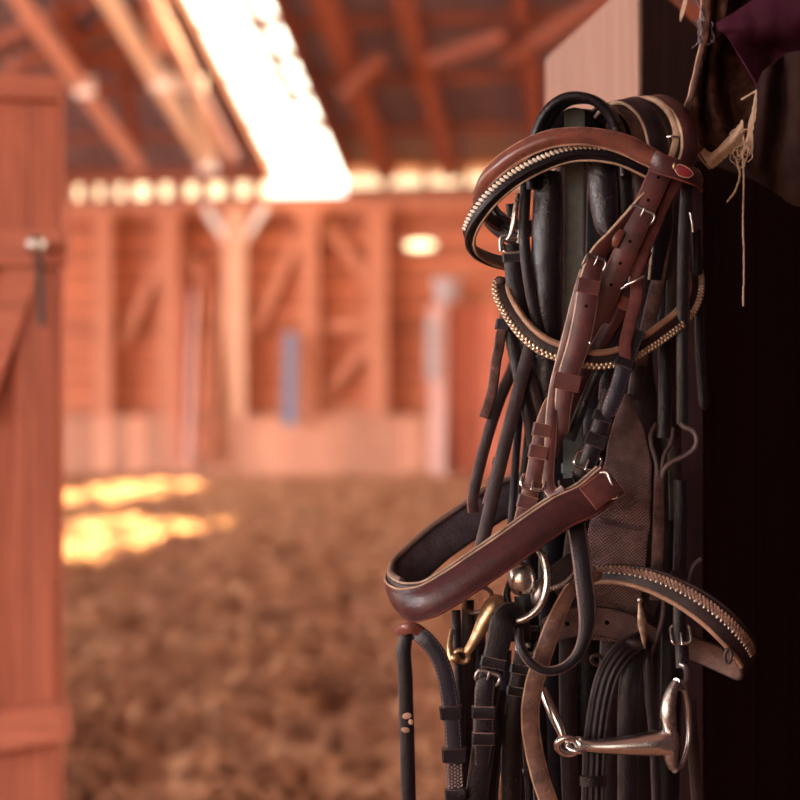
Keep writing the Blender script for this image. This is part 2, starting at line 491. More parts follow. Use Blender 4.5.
end = strap('browband_loop', [(699, 184, -14), (698, 180, -36), (690, 175, -53), (676, 169, -60), (661, 164, -61), (652, 160, -58)], 20, 3, ('brown_dk', 'rededge'), rb, ref=(-.3, .95, 0), start_tip=3)
bad = blob('badge', (683, 171, -62), 9.0, 5.6, 1.6, 'badge', end.o, 20, 'red oval badge')
blob('rivet', (674, 166, -63), 1.6, 3.2, 1.5, 'brass', end.o, 8, 'small brass stud')
rod('badge_rim', [(675, 167, -62.6), (680, 164.5, -63), (688, 168, -63), (693, 174, -61.5), (688, 177.6, -63), (679, 175.3, -63), (675, 169, -62.8)], .7, 'raw', end.o)

e1 = strap('cheek_strap', [(664, 166, -36), (658, 178, -40), (650, 196, -44), (641, 215, -46), (631, 239, -47), (619, 266, -45), (609, 290, -42), (601, 314, -34), (592, 340, -26)],
           23, 3.2, ('brown_st', 'rededge', 'suede'), rb)
for px, py in ((664, 181), (650, 201), (627, 239), (617, 262), (607, 284)): hole(e1, near(e1, px, py))
buckle(e1, near(e1, 640, 216), 'steel_dk', 11, 1.3, 1.5, flip=True)
e2 = strap('cheek_strap', [(660, 176, -34, .5, -50), (648, 192, -40, .55, -45), (632, 212, -46, .6, -40), (612, 236, -52, .7, -35), (597, 256, -56, .85, -20), (589, 284, -60, 1, -5), (585, 312, -60, 1.05, 0), (578, 345, -58, 1.05), (568, 376, -56, .95), (563, 405, -54, .8), (561, 434, -52, .75)],
           21, 3.6, ('brown_st', 'cream', 'suede'), rb, tip=3)
buckle(e2, near(e2, 593, 262), 'steel_dk', 13, 1.3, 1.5, flip=True)
keeper(e2, near(e2, 588, 288), 14, 'brown', 1.6, edge='rededge'); hole(e2, near(e2, 587, 307))
keeper(e2, near(e2, 566, 381), 16, 'brown', 2.4, edge='rededge', extra=2)
blob('rivet', (590, 343, -62), 1.4, 2.0, 1.2, 'silver', e2.o)
e2b = strap('billet_strap', [(584, 270, -52, .7, 30), (578, 292, -50, .8, 20), (571, 322, -50, .9, 12), (563, 356, -50), (556, 384, -52), (552, 412, -54), (550, 446, -56), (548, 470, -56), (549, 487, -58), (556, 495, -66), (565, 490, -70)],
            12, 3.2, ('brown', 'cream', 'suede'), rb)
e3 = strap('throat_strap', [(680, 170, -24), (675, 184, -30), (668, 197, -34), (657, 221, -38), (646, 247, -40), (638, 270, -40), (637, 288, -40), (633, 313, -40), (627, 338, -40), (623, 370, -42)],
           12.5, 4, ('suede', 'suede'), rb, wob=1.2)
e4 = strap('throat_strap', [(645, 250, -22), (634, 278, -28), (620, 308, -31), (603, 338, -32), (586, 368, -30), (572, 398, -28), (560, 428, -24), (550, 455, -20)],
           15, 3.2, ('brown_dk', 'rededge'), rb)
keeper(e4, near(e4, 622, 303), 13, 'brown_gl', 2.2, edge='rededge')
rod('buckle_tongue', [(625, 285.5, -48), (634, 281.5, -52), (644, 276.5, -52)], 1.4, 'silver', e4.o)
rod('buckle', [(621, 289, -46), (628, 284, -48), (630, 277, -46)], 1.5, 'steel_dk', e4.o)
strap('red_loop', [(621, 230, -50), (617, 238, -52), (613, 246, -50)], 10, 3, ('brown_gl', 'rededge'), rb)
fs = strap('noseband_strap', [(551, 398, -50, .45), (548, 406, -52, .7), (543, 428, -54, 1), (538, 455, -56, 1), (532, 485, -57, 1), (526, 508, -56, 1.05), (519, 535, -50, 1.05), (512, 560, -46)],
           16.5, 3.2, ('brown', 'raw', 'suede'), rb)
keeper(fs, near(fs, 542, 431), 13, 'brown', 1.6, edge='raw'); keeper(fs, near(fs, 538, 453), 13, 'brown', 1.6, edge='raw')
buckle(fs, near(fs, 533, 482), 'silver', 12, 1.7, 3); keeper(fs, near(fs, 528, 501), 13, 'brown', 1.6, edge='raw')
# noseband: face leather, black pad, piping
NB = [(612, 480, -62), (588, 500, -72), (563, 512, -80), (536, 530, -88), (508, 550, -94), (480, 569, -98), (453, 587, -100), (428, 601, -98), (410, 605, -88), (399, 602, -68), (394, 594, -44), (399, 583, -18), (415, 567, 4), (438, 547, 24), (466, 527, 42), (492, 509, 58), (520, 496, 72), (548, 486, 84)]
NR = (-.42, .86, .28)
nb = strap('noseband', NB, 33, 4, ('brown_dk', 'rededge', 'pad_in'), rb, hump=4, ref=NR)
pd = strap('pad', NB, 35, 6, ('pad_nose', 'pad_nose', 'pad_nose'), nb.o, ref=NR, off_n=-5, off_u=1.5, label='puffy black lining of the noseband')
bm = bmesh.new()
for ou, on in ((16.0, .8), (19.8, -5)):
    tube_into(bm, [p+(U*ou+Nn*on)*S for p, T, U, Nn, ws, l in nb.fr], 1.15*S, False, 8)
link('piping', finish(bm, 'piping', 70), nb.o, [M['cream']])
bm = bmesh.new()
for ou, on in ((19.5, -8.0),):
    tube_into(bm, [p+(U*ou+Nn*on)*S for p, T, U, Nn, ws, l in nb.fr[int(len(nb.fr)*.5):]], 3.3*S, False, 8)
link('piping', finish(bm, 'piping', 70), nb.o, [M['lining']])
tab = strap('noseband_tab', [(614, 480, -70), (603, 488, -76), (588, 499, -81)], 27, 3, ('brown_st', 'rededge'), nb.o, hump=1, ref=NR)
rod('end_bar', [(600, 473, -70), (607, 473, -72), (612, 485, -74), (618, 496, -72), (612, 499, -70)], 1.7, 'silver_t', nb.o)
# keeper below the noseband holding the rein
strap('rein_loop', [(399, 634, -90), (405, 629, -98), (414, 628, -98), (423, 634, -92)], 11, 4, ('brown_gl', 'rededge'), rb)

# ================================================================== BLACK BRIDLE WITH IVORY-BEADED BROWBAND
kb = empty('bridle', W(600, 150, 0), 'black bridle whose rounded browband carries a row of ivory beads, under the russet one', 'bridle')
BB = [(668, 186, -10), (645, 172, -30), (612, 157, -42), (577, 154, -46), (547, 162, -48), (516, 178, -48), (492, 198, -44), (476, 219, -34), (470, 237, -14), (476, 250, 10), (492, 259, 32), (512, 264, 52), (540, 264, 72), (570, 262, 90)]
BR = (-.55, .8, .2)
bbk = strap('browband', BB, 17, 3.2, ('black', 'raw', 'lining'), kb, hump=3.4, ref=BR)
beads(bbk, .20, .60, 4.3, 2.0, 'bead', 'bead_row', 5.2, skew=.55, aspect=1.7)
bm = bmesh.new()
tube_into(bm, [p+(U*-7.4+Nn*.6)*S for p, T, U, Nn, ws, l in bbk.fr], 1.2*S, False, 8)
link('piping', finish(bm, 'piping', 70), bbk.o, [M['cream']])
bm = bmesh.new()
tube_into(bm, [p+(U*-2.2+Nn*5)*S for p, T, U, Nn, ws, l in bbk.fr], 2.6*S, False, 8)
tube_into(bm, [p+(U*8.6+Nn*1)*S for p, T, U, Nn, ws, l in bbk.fr], 1.4*S, False, 8)
link('piping', finish(bm, 'piping', 70), bbk.o, [M['black']])
ck = strap('crown_strap', [(590, 150, 60), (600, 122, 50), (614, 105, 36), (630, 101, 22), (645, 111, 8), (655, 130, -4), (659, 152, -14), (662, 185, -10), (662, 230, 0), (658, 280, 6)],
           25, 4, ('black_st', 'cream', 'pad_in'), kb, ref=(-.86, -.28, -.42))
strap('crown_lining', [(584, 152, 70), (594, 118, 60), (608, 104, 46), (622, 106, 24), (636, 120, 6), (644, 144, -6), (650, 165, -6)], 22, 3, ('fuzzy', 'fuzzy'), kb, ref=(-.86, -.3, -.4))
rod('buckle_tongue', [(667, 137, -10), (672, 136.5, -12), (678, 137.5, -10)], 1.5, 'silver', kb.o if hasattr(kb, 'o') else kb)
ch = strap('cheek_strap', [(512, 244, -8, .9), (513, 262, -10), (516, 290, -14), (522, 318, -15), (530, 342, -16)], 18, 4, ('black', 'edge_dk'), kb)
keeper(ch, .14, 9, 'black', 1.5)
buckle(ch, .02, 'silver_t', 15, 1.6, 1, False)
# hook stud and fittings on the left
rod('hook_stud', [(518, 194, -22, 2.2), (516, 206, -24, 2.8), (514, 222, -24, 3), (511, 234, -22, 2.4), (507, 240, -20, 1.6)], 2.2, 'silver_t', kb)
rod('hook_stud', [(523, 188, -2, 3.2), (523, 205, -3, 2.8), (521, 225, -4, 2.4), (518, 243, -6, 1.6)], 2.4, 'silver_t', kb)
rod('buckle', [(512, 236, -14), (501, 237, -14), (500.5, 251, -14)], 1.7, 'steel_dk', kb)
strap('keeper', [(510, 204, -10), (511, 217, -10)], 8, 5, ('black', 'edge_dk'), kb)
strap('nose_pad', [(487, 206, 60, .8), (494, 219, 58, 1), (506, 229, 52, 1.05), (520, 236, 46, 1)], 23, 5, ('black_gr', 'black'), kb, hump=3, label='short ribbed black pad')
strap('thin_strap', [(527, 172, -16), (525, 200, -17), (524, 232, -18), (527, 270, -20), (533, 305, -20), (541, 335, -18), (550, 362, -14)], 11, 3, ('black', 'edge_dk'), kb)

# ================================================================== PADDED BLACK HEADSTALL
hp = empty('headstall', W(572, 110, 0), 'black headstall with a wide puffy padded crown arching over the grey green bar', 'headstall')
arch = strap('crown_pad', [(536, 190, -6), (536, 160, -8), (540, 136, -10), (548, 117, -12), (559, 105, -14), (573, 99, -15), (590, 100, -15), (604, 108, -13), (615, 122, -11), (622, 144, -8), (626, 175, -4)],
             40, 9, ('pad', 'pad'), hp, hump=1.5, ref=(-.30, -.10, -.95))
bm = bmesh.new()
tube_into(bm, [p+(U*19+Nn*.5)*S for p, T, U, Nn, ws, l in arch.fr], 4.8*S, False, 10)
link('rolled_rim', finish(bm, 'rolled_rim', 70), arch.o, [M['pad']])
strap('side_pad', [(548, 172, -12, .8), (548, 200, -14, .95), (547, 240, -14, 1), (546, 290, -13, 1), (546, 340, -10, 1), (548, 385, -6, .95), (550, 425, 0, .8)], 31, 6, ('pad', 'edge_dk', 'pad_in'), hp, hump=5, wob=1)
strap('side_pad', [(600, 152, -16, .95), (602, 175, -18, 1), (604, 200, -19, .95), (606, 222, -19, .8), (608, 238, -18, .5)], 30, 6, ('pad', 'edge_dk', 'pad_in'), hp, hump=4, tip=9)
strap('side_strap', [(617, 145, -10), (622, 170, -10), (625, 200, -9), (625, 240, -5), (620, 290, 4), (612, 340, 12), (606, 400, 18)], 16, 4, ('black', 'edge_dk'), hp)
strap('side_strap', [(634, 165, -8), (640, 190, -6), (643, 230, -2), (645, 280, 8), (640, 340, 18), (634, 400, 24)], 14, 4, ('dkbrown', 'edge_dk'), hp)

# ================================================================== BLACK CHEEKPIECE WITH POINTED BILLET
cp = empty('cheekpiece', W(620, 370, -30), 'black cheekpiece with pointed blue-black billet and silver buckle in front of the brown webbing', 'strap')
c1 = strap('billet', [(638, 330, -34), (630, 350, -38), (624, 366, -44), (619, 384, -46), (612, 403, -47), (606, 418, -46)], 16, 3, ('blue_bk', 'edge_dk'), cp, tip=12)
keeper(c1, near(c1, 624, 364), 9, 'black', 1.8)
c2 = strap('cheek_strap', [(612, 392, -34), (605, 412, -38), (598, 435, -40), (590, 456, -40), (583, 474, -38), (576, 492, -32), (570, 510, -28)], 18, 4, ('black_st', 'edge_dk'), cp)
keeper(c2, near(c2, 603, 417), 10, 'black', 1.6); keeper(c2, near(c2, 596, 440), 13, 'black', 2.2)
buckle(c2, near(c2, 587, 462), 'silver', 15, 1.7, 3.5); keeper(c2, near(c2, 580, 478), 8, 'black', 2)
strap('thin_strap', [(634, 305, -16), (624, 325, -20), (608, 352, -22), (592, 385, -22), (580, 415, -20), (570, 440, -18)], 10, 3.2, ('blue_bk', 'edge_dk'), cp)

# ================================================================== GILT CHAIN BROWBAND BRIDLE
gb = empty('bridle', W(560, 300, 0), 'dark bridle with drooping browband trimmed in gilt chain and tan piping, at mid height', 'bridle')
GB = [(503, 280, 6, .8), (501, 287, -8, .95), (504, 299, -18, 1), (514, 317, -28, 1), (527, 333, -34, 1), (544, 346, -38, 1), (566, 354, -40, 1), (595, 360, -40, 1), (622, 356, -34, 1), (645, 344, -22, 1), (664, 331, -10, 1), (682, 316, 4, 1), (693, 298, 22, .95), (695, 278, 42, .9), (690, 262, 62, .9)]
g1 = strap('browband', GB, 19, 3.4, ('dkbrown', 'raw', 'pad_in'), gb, hump=1.6)
beads(g1, .03, .97, 4.4, 2.1, 'gold', 'gilt_chain', 5.0, skew=.9, rows=2, rowgap=2.4, aspect=1.35)
bm = bmesh.new()
tube_into(bm, [p+(U*-6.6+Nn*2.2)*S for p, T, U, Nn, ws, l in g1.fr], 2.8*S, False, 10)
link('piping', finish(bm, 'piping', 70), g1.o, [M['tan']], 'rolled tan piping')
bm = bmesh.new()
tube_into(bm, [p+(U*-9.4+Nn*.6)*S for p, T, U, Nn, ws, l in g1.fr], 1.0*S, False, 8)
link('piping', finish(bm, 'piping', 70), g1.o, [M['cream']])
bm = bmesh.new(); c = W(500, 282, -6)
bmesh.ops.create_cone(bm, cap_ends=True, segments=10, radius1=5*S, radius2=4*S, depth=7*S, matrix=Matrix.Translation(c) @ Matrix.Rotation(.5, 4, 'Y'))
link('end_cap', finish(bm, 'end_cap', 40), g1.o, [M['edge_dk']])
ls = strap('billet', [(505, 312, -18), (502, 328, -20), (499, 348, -22), (495, 372, -22), (491, 396, -22), (484, 418, -22)], 10, 4, ('fuzzy', 'edge_dk'), gb, wob=1.6)
keeper(ls, near(ls, 502, 326), 10, 'blue_bk', 2.2)
sa = strap('cheek_strap', [(528, 318, 0), (520, 345, -4), (512, 370, -8), (500, 398, -11), (488, 434, -14), (479, 468, -15), (473, 497, -15), (474, 512, -12)], 12, 3.4, ('dkbrown', 'rededge'), gb)
sb = strap('cheek_strap', [(532, 340, -24), (524, 370, -26), (516, 402, -30), (506, 440, -34), (497, 478, -37), (488, 518, -38), (480, 552, -38), (474, 580, -30)], 13.5, 3.4, ('dkbrown', 'edge_dk'), gb)
sb2 = strap('thin_strap', [(512, 408, -20), (505, 432, -21), (498, 456, -22), (491, 482, -22), (485, 504, -20)], 6, 3.2, ('brown_dk', 'rededge'), gb)
for py in (420, 463, 486): keeper(sb2, near(sb2, 500, py), 8, 'brown', 1.2, edge='rededge')
strap('cheek_strap', [(506, 300, -12), (509, 326, -15), (514, 352, -18), (521, 385, -20), (528, 414, -22), (534, 446, -20)], 12.5, 3.4, ('black', 'edge_dk'), gb)
strap('cheek_strap', [(513, 310, -10), (520, 340, -13), (528, 370, -16), (536, 400, -18), (542, 430, -16), (546, 460, -10)], 11.5, 3.4, ('dkbrown', 'edge_dk'), gb)
strap('thin_strap', [(521, 400, -6), (518, 430, -8), (515, 470, -8), (512, 515, -8), (509, 550, -4)], 8, 3, ('blue_bk', 'edge_dk'), gb)
strap('thin_strap', [(530, 420, 0), (526, 460, 0), (521, 500, 0), (516, 545, 0)], 9, 3, ('black', 'edge_dk'), gb)
strap('thin_strap', [(541, 425, 4), (537, 470, 4), (533, 520, 4), (529, 570, 4)], 12, 3, ('black', 'edge_dk'), gb)

# ================================================================== WOVEN WEBBING
wb = empty('girth', W(622, 400, 10), 'broad brown woven webbing girth hanging behind the noseband end', 'girth')
strap('webbing', [(624, 395, 20, .25), (626, 415, 14, .4), (628, 440, 8, .66), (627, 470, 4, .84), (622, 505, 0, 1), (617, 545, 0, 1.05), (612, 590, 4, 1.05), (608, 640, 10, 1)], 58, 3.5, ('web', 'web'), wb, hump=3, wob=1.5)
strap('stitched_fold', [(600, 520, -4), (616, 524, -5), (634, 528, -4), (646, 528, 0)], 5, 3, ('web', 'web'), wb)
lw = strap('webbing_end', [(548, 632, -2, .9), (565, 624, -8, 1), (590, 621, -12, 1), (615, 624, -12, 1), (640, 634, -6, .95), (655, 643, 2, .9)], 30, 4, ('web', 'edge_dk'), wb)
hole(lw, near(lw, 568, 622), 2.4); hole(lw, near(lw, 605, 625), 2.4)
strap('dark_lining', [(560, 560, 12), (585, 590, 14), (620, 600, 16), (655, 612, 18)], 46, 4, ('dkbrown', 'edge_dk'), wb)

# ================================================================== WORN TAN BRIDLE, LOWER RIGHT
tb = empty('bridle', W(640, 580, -40), 'scuffed tan and dark bridle with a braided browband sweeping out to lower right', 'bridle')
TB = [(586, 580, -30, .7), (602, 575, -40, .75), (622, 575, -46, .8), (650, 581, -54, .95), (680, 594, -60, 1.08), (708, 612, -64, 1.2), (730, 632, -62, 1.25), (744, 650, -48, 1.2), (748, 663, -26, 1.1), (743, 670, -4, 1), (728, 664, 16, 1), (708, 655, 30, 1), (680, 643, 42, 1)]
TR = (-.52, -.82, -.1)
t1 = strap('browband', TB, 24, 3.6, ('dkbrown', 'edge_dk', 'worn'), tb, hump=1.6, ref=TR)
def fac(px, py): return near(t1, px, py)
f1 = fac(746, 658)
beads(t1, .06, f1, 4.2, 2.1, 'tan', 'braided_trim', 4.0, skew=.8, rows=3, rowgap=2.5, aspect=1.3, flat=.5) if False else None
sgn = 1 if at(t1, .3)[2].z > 0 else -1
beads(t1, .05, f1, 4.0, 2.0, 'braid', 'braided_trim', sgn*3.2, skew=.9, rows=3, rowgap=sgn*2.3, aspect=1.3, flat=.5)
beads(t1, .05, f1, 5.0, 1.15, 'bead', 'stitched_beads', sgn*1.2, skew=.2, aspect=1.3)
bm = bmesh.new()
tube_into(bm, [p+(U*-sgn*10*ws+Nn*1.4)*S for p, T, U, Nn, ws, l in t1.fr if l < f1*t1.L], 2.5*S, False, 10)
link('piping', finish(bm, 'piping', 70), t1.o, [M['tan']], 'rolled tan piping')
bm = bmesh.new()
tube_into(bm, [p+(U*sgn*11.5*ws+Nn*.8)*S for p, T, U, Nn, ws, l in t1.fr], 1.6*S, False, 10)
link('piping', finish(bm, 'piping', 70), t1.o, [M['dkbrown']])
ring('end_loop', (728, 656, -66), 3.2, 6.5, 1.9, 'edge_dk', t1.o, 5)
ws_ = strap('worn_strap', [(612, 580, -34, .6), (598, 576, -44, .65), (582, 579, -50, .7), (571, 590, -60, .75), (561, 608, -68, .85), (550, 634, -76, .95), (541, 662, -72, 1), (533, 690, -68, 1), (530, 718, -66, 1), (533, 745, -64, 1), (540, 775, -62, 1), (549, 803, -60, 1), (560, 835, -56, 1)],
            18, 4, ('worn', 'tan', 'suede'), tb, wob=.8)
cs = strap('cheek_strap', [(681, 480, 26), (681, 520, 22), (680, 560, 10), (680, 590, -6), (680, 625, -10), (682, 650, -12), (683, 668, -14)], 14, 3.6, ('black', 'edge_dk'), tb)
keeper(cs, near(cs, 680, 577), 12, 'black', 2)
buckle(cs, near(cs, 681, 634), 'silver_t', 18, 1.5, 2.5)
rod('cord', [(688, 588, -4), (690, 578, -6), (694, 566, -6), (701, 559, -4)], 2.4, 'edge_dk', tb)
rod('cord', [(664, 598, -10), (663, 615, -8), (658, 635, -6), (651, 652, -6), (643, 664, -6)], 2.6, 'edge_dk', tb)
blob('brass_leaf', (640, 600, -40), 3, 3.4, 2.4, 'silver_t', tb)
bm = bmesh.new()
R_ = []
for py, hw, cx in ((598, 1.2, 640), (606, 2.0, 640), (616, 4.2, 641.5), (626, 5.0, 642.5), (634, 3.6, 643.5), (642, 2.2, 644), (649, .4, 645)):
    R_.append([bm.verts.new(W(cx+hw*math.cos(2*math.pi*j/10), py, -40+.35*hw*math.sin(2*math.pi*j/10))) for j in range(10)])
for i in range(len(R_)-1):
    for j in range(10): bm.faces.new((R_[i][j], R_[i][(j+1) % 10], R_[i+1][(j+1) % 10], R_[i+1][j]))
bm.faces.new(R_[0]); bm.faces.new(R_[-1])
link('leaf_stud', finish(bm, 'leaf_stud', 60), tb, [M['brass_dk']], 'leaf-shaped brass stud')

# ================================================================== SNAFFLE BITS
sn = empty('snaffle_bit', W(670, 700, -40), 'silver eggbutt snaffle bit lying across the grooved black reins, lower right', 'bit')
rod('mouthpiece', [(543, 688, -30, 4.4), (548, 702, -36, 5.2), (554, 715, -42, 5.4), (560, 728, -46, 5), (563, 737, -48, 4.2)], 3.4, 'silver', sn)
ring('link_eye', (568, 746, -48), 10.5, 8.5, 3.6, 'silver', sn, 20, 20)
ring('link_eye', (577, 745, -50), 9, 8, 3.4, 'silver', sn, 0, -55)
rod('mouthpiece', [(580, 744, -52, 6.4), (590, 746, -53, 6.2), (604, 746.5, -54, 7.2), (622, 746, -55, 9), (640, 745, -55, 11), (656, 743.5, -54, 13), (668, 742, -52, 13)], 6, 'silver', sn)
rod('cheek_barrel', [(676, 682, -52, 4.2), (672, 690, -53, 5.4), (669, 702, -54, 7.2), (668, 716, -54, 8), (670, 728, -53, 7.2), (671, 742, -52, 9), (671, 756, -51, 7.6), (674, 768, -50, 5)], 7, 'silver_t', sn)
rod('bit_ring', [(676, 682, -52, 4), (682, 684, -44, 3.2), (687, 700, -36, 2.8), (689, 722, -32, 2.8), (688, 745, -34, 2.8), (682, 764, -42, 3.2), (674, 769, -50, 4.4)], 3, 'silver', sn)
rod('rein_link', [(680, 664, -14), (686, 668, -18), (687, 680, -30), (683, 688, -42), (677, 686, -50)], 3, 'steel_dk', sn)

br = empty('bit', W(480, 630, -60), 'brass snaffle bit arm hanging below the padded noseband', 'bit')
rod('mouthpiece', [(499, 596, -66, 5), (497, 601, -68, 8), (492, 608, -70, 9.4), (485, 620, -71, 8), (478, 634, -71, 6.2), (471, 646, -70, 4.8), (467, 652, -69, 4.6)], 7, 'brass', br)
ring('link_eye', (462, 656, -68), 7, 5.6, 2.6, 'brass', br, 45, 20)
blob('link_ball', (455, 658, -70), 5, 5, 5, 'brass', br)
rod('mouthpiece', [(452, 660, -68, 4), (450, 650, -66, 3.2), (450, 641, -62, 2.4), (452, 630, -56, 2.4)], 3, 'brass', br)
ring('bit_ring', (478, 600, -54), 12, 16, 2.2, 'steel_dk', br, 30, 30)

lb = empty('bit', W(530, 590, -60), 'worn silver loose ring bit with rounded butt end beside the brass bit', 'bit')
blob('bit_butt', (522, 579, -66), 14, 17, 14, 'silver_t', lb, -8, power=2.2)
blob('bit_butt', (539, 593, -60), 8, 14, 9, 'steel_dk', lb, 12)
rod('bit_ring', [(532, 548, -68), (538, 549, -72), (544, 560, -76), (547, 576, -78), (546, 590, -79), (541, 604, -80), (531, 615, -80), (518, 621, -78), (508, 620, -70), (503, 612, -60), (505, 596, -54), (512, 580, -52)], 3.7, 'silver_t', lb)
rod('bit_ring', [(545, 590, -56), (553, 588, -58), (564, 584, -58), (573, 576, -56), (578, 566, -50)], 2.8, 'silver_t', lb)
rod('ring_strap', [(510, 582, -58), (507, 594, -62), (510, 608, -64), (514, 618, -60)], 3.4, 'black', lb)

# ================================================================== LOWER STRAPS
r1 = empty('rein', W(412, 630, -90), 'black rein looped through the small brown keeper under the padded noseband', 'rein')
strap('rein_end', [(413, 630, -86, .7), (407, 634, -92, .85), (404, 650, -93), (405, 675, -93), (406, 705, -92), (407, 740, -91), (408, 775, -90), (409, 830, -88)], 14, 3.2, ('black', 'edge_dk'), r1, wob=.7)
for c, a, b in (((407, 716, -95.3), 4.6, 3.0), ((411, 722, -95.3), 2.4, 2.8), ((405.5, 730, -95.3), 4.4, 2.6)):
    blob('worn_patch', c, a, b, 1.0, 'tan', r1, random.uniform(-30, 30), 'worn tan patch')
rl = strap('grip_rein', [(408, 634, -86, .8), (416, 633, -92, .9), (426, 640, -95), (437, 654, -95), (445, 674, -94), (449, 696, -92), (452, 720, -90), (454, 745, -88), (455, 775, -86), (457, 835, -84)], 16, 3.6, ('blue_bk', 'edge_dk'), r1, hump=1)
keeper(rl, near(rl, 450, 711), 12, 'black', 3); keeper(rl, near(rl, 454, 754), 13, 'black', 4); keeper(rl, near(rl, 456, 794), 12, 'black', 2.4)
fa, fb_ = near(rl, 455, 764), near(rl, 456, 789)
beads(rl, fa, fb_, 3.2, 1.1, 'lining', 'grip_weave', -6, skew=1.0, rows=5, rowgap=3, aspect=1.6, flat=.4)

c3 = empty('cheekpiece', W(505, 620, -78), 'black cheekpiece folded over the silver ring with a copper-tinted buckle and two keepers', 'strap')
k1 = strap('cheek_strap', [(520, 640, -68), (518, 624, -74, 1), (511, 614, -82, 1.1), (503, 622, -87, 1.1), (499, 640, -87, 1.05), (494, 660, -86, 1), (489, 685, -85), (485, 712, -84), (484, 740, -82), (481, 765, -80), (477, 795, -78), (474, 835, -76)], 22, 4, ('black', 'edge_dk'), c3, hump=1)
tipb = strap('billet', [(488, 676, -90, .9), (485, 690, -91, 1), (484, 712, -90, 1), (484, 738, -88, 1), (482, 765, -84, .7)], 19, 3.4, ('black_st', 'edge_dk'), c3, hump=1, start_tip=7)
buckle(tipb, near(tipb, 487, 678), 'steel_dk', 11, 1.8, 2.5, flip=True)
keeper(k1, near(k1, 494, 662), 10, 'black', 1.6, edge='lining'); keeper(tipb, near(tipb, 484, 712), 12, 'black', 2.2, edge='lining'); keeper(tipb, near(tipb, 484, 737), 12, 'black', 2, edge='lining')
strap('thin_strap', [(500, 690, -58), (498, 730, -58), (493, 765, -58), (488, 835, -56)], 11, 3, ('black', 'edge_dk'), c3)

c4 = empty('cheekpiece', W(528, 610, -50), 'black cheekpiece with silver-edged keepers and a dark buckle, below the rounded silver butt', 'strap')
k2 = strap('cheek_strap', [(526, 596, -52, 1.15), (527, 620, -54, 1.1), (526, 645, -56, 1), (521, 675, -57), (516, 705, -56), (512, 735, -54), (511, 770, -50), (512, 835, -46)], 20, 4, ('black', 'edge_dk'), c4)
keeper(k2, near(k2, 526, 628), 5, 'black', 2, edge='silver_t'); keeper(k2, near(k2, 521, 668), 9, 'black', 1.6, edge='silver_t'); keeper(k2, near(k2, 516, 690), 9, 'black', 1.6, edge='silver_t')
buckle(k2, near(k2, 527, 645), 'steel_dk', 15, 1.8, -1)
blob('rivet', (529, 645, -62), 3, 3, 2, 'steel_dk', k2.o)
strap('thin_strap', [(505, 650, -34), (503, 690, -34), (500, 730, -32), (494, 770, -30), (488, 835, -30)], 13, 3, ('blue_bk', 'edge_dk'), c4)
strap('thin_strap', [(468, 600, -30), (467, 640, -30), (467, 700, -28), (467, 760, -28), (466, 835, -28)], 12, 3, ('dkbrown', 'edge_dk'), c4)
strap('thin_strap', [(456, 610, -34), (457, 640, -36), (459, 680, -36), (462, 760, -34), (464, 835, -34)], 9, 3, ('black', 'edge_dk'), c4)
strap('thin_strap', [(478, 610, -24), (479, 650, -24), (476, 720, -24), (470, 835, -24)], 13, 3, ('black', 'edge_dk'), c4)
strap('thin_strap', [(519, 700, -30), (521, 740, -30), (524, 780, -30), (527, 835, -30)], 12, 3, ('black', 'edge_dk'), c4)
ks = strap('thin_strap', [(526, 730, -36), (527, 760, -36), (529, 790, -36), (530, 835, -36)], 8, 3, ('black', 'edge_dk'), c4)
keeper(ks, .4, 7, 'black', 1.5)

rr = empty('rein', W(575, 500, -60), 'black rein hanging in a loop before the webbing, lower end curling left', 'rein')
strap('loop', [(566, 480, -40, .9), (571, 505, -56, 1), (577, 530, -68, 1), (581, 555, -78, 1), (584, 580, -82, 1), (587, 605, -84, 1), (586, 630, -85, .8), (579, 652, -86, .62), (566, 666, -87, .52), (550, 671, -88, .5), (536, 667, -88, .5), (526, 657, -87, .5), (520, 644, -85, .5), (519, 628, -80, .5)],
      18, 4.4, ('black_st', 'lining'), rr, hump=1.2)

pr = empty('rein', W(632, 645, -10), 'grooved black rubber reins knotted and hanging beneath the webbing end', 'rein')
strap('grooved_rein', [(644, 638, -14, .7), (632, 645, -22, .9), (620, 655, -28, 1), (609, 672, -30, 1), (602, 695, -30, 1), (597, 725, -28, 1), (594, 760, -26, 1), (592, 835, -24, 1)], 23, 4, ('black_gr', 'edge_dk'), pr)
kk = strap('plain_rein', [(642, 640, -8, .7), (636, 655, -16, .9), (630, 680, -20, 1), (628, 715, -20, 1), (628, 760, -18, 1), (628, 835, -16, 1)], 21, 4, ('black', 'edge_dk'), pr)
strap('plain_rein', [(645, 645, -8), (648, 665, -12), (650, 700, -12), (654, 740, -10), (658, 835, -8)], 10, 4, ('black', 'edge_dk'), pr)
blob('knot', (636, 643, -22), 13, 6, 8, 'dkbrown', pr, 12)
strap('keeper', [(593, 776, -30), (593, 786, -30)], 26, 8, ('black', 'edge_dk'), pr)
ring('knot_ring', (597, 660, -18), 6, 5, 2, 'edge_dk', pr, 40, 20)

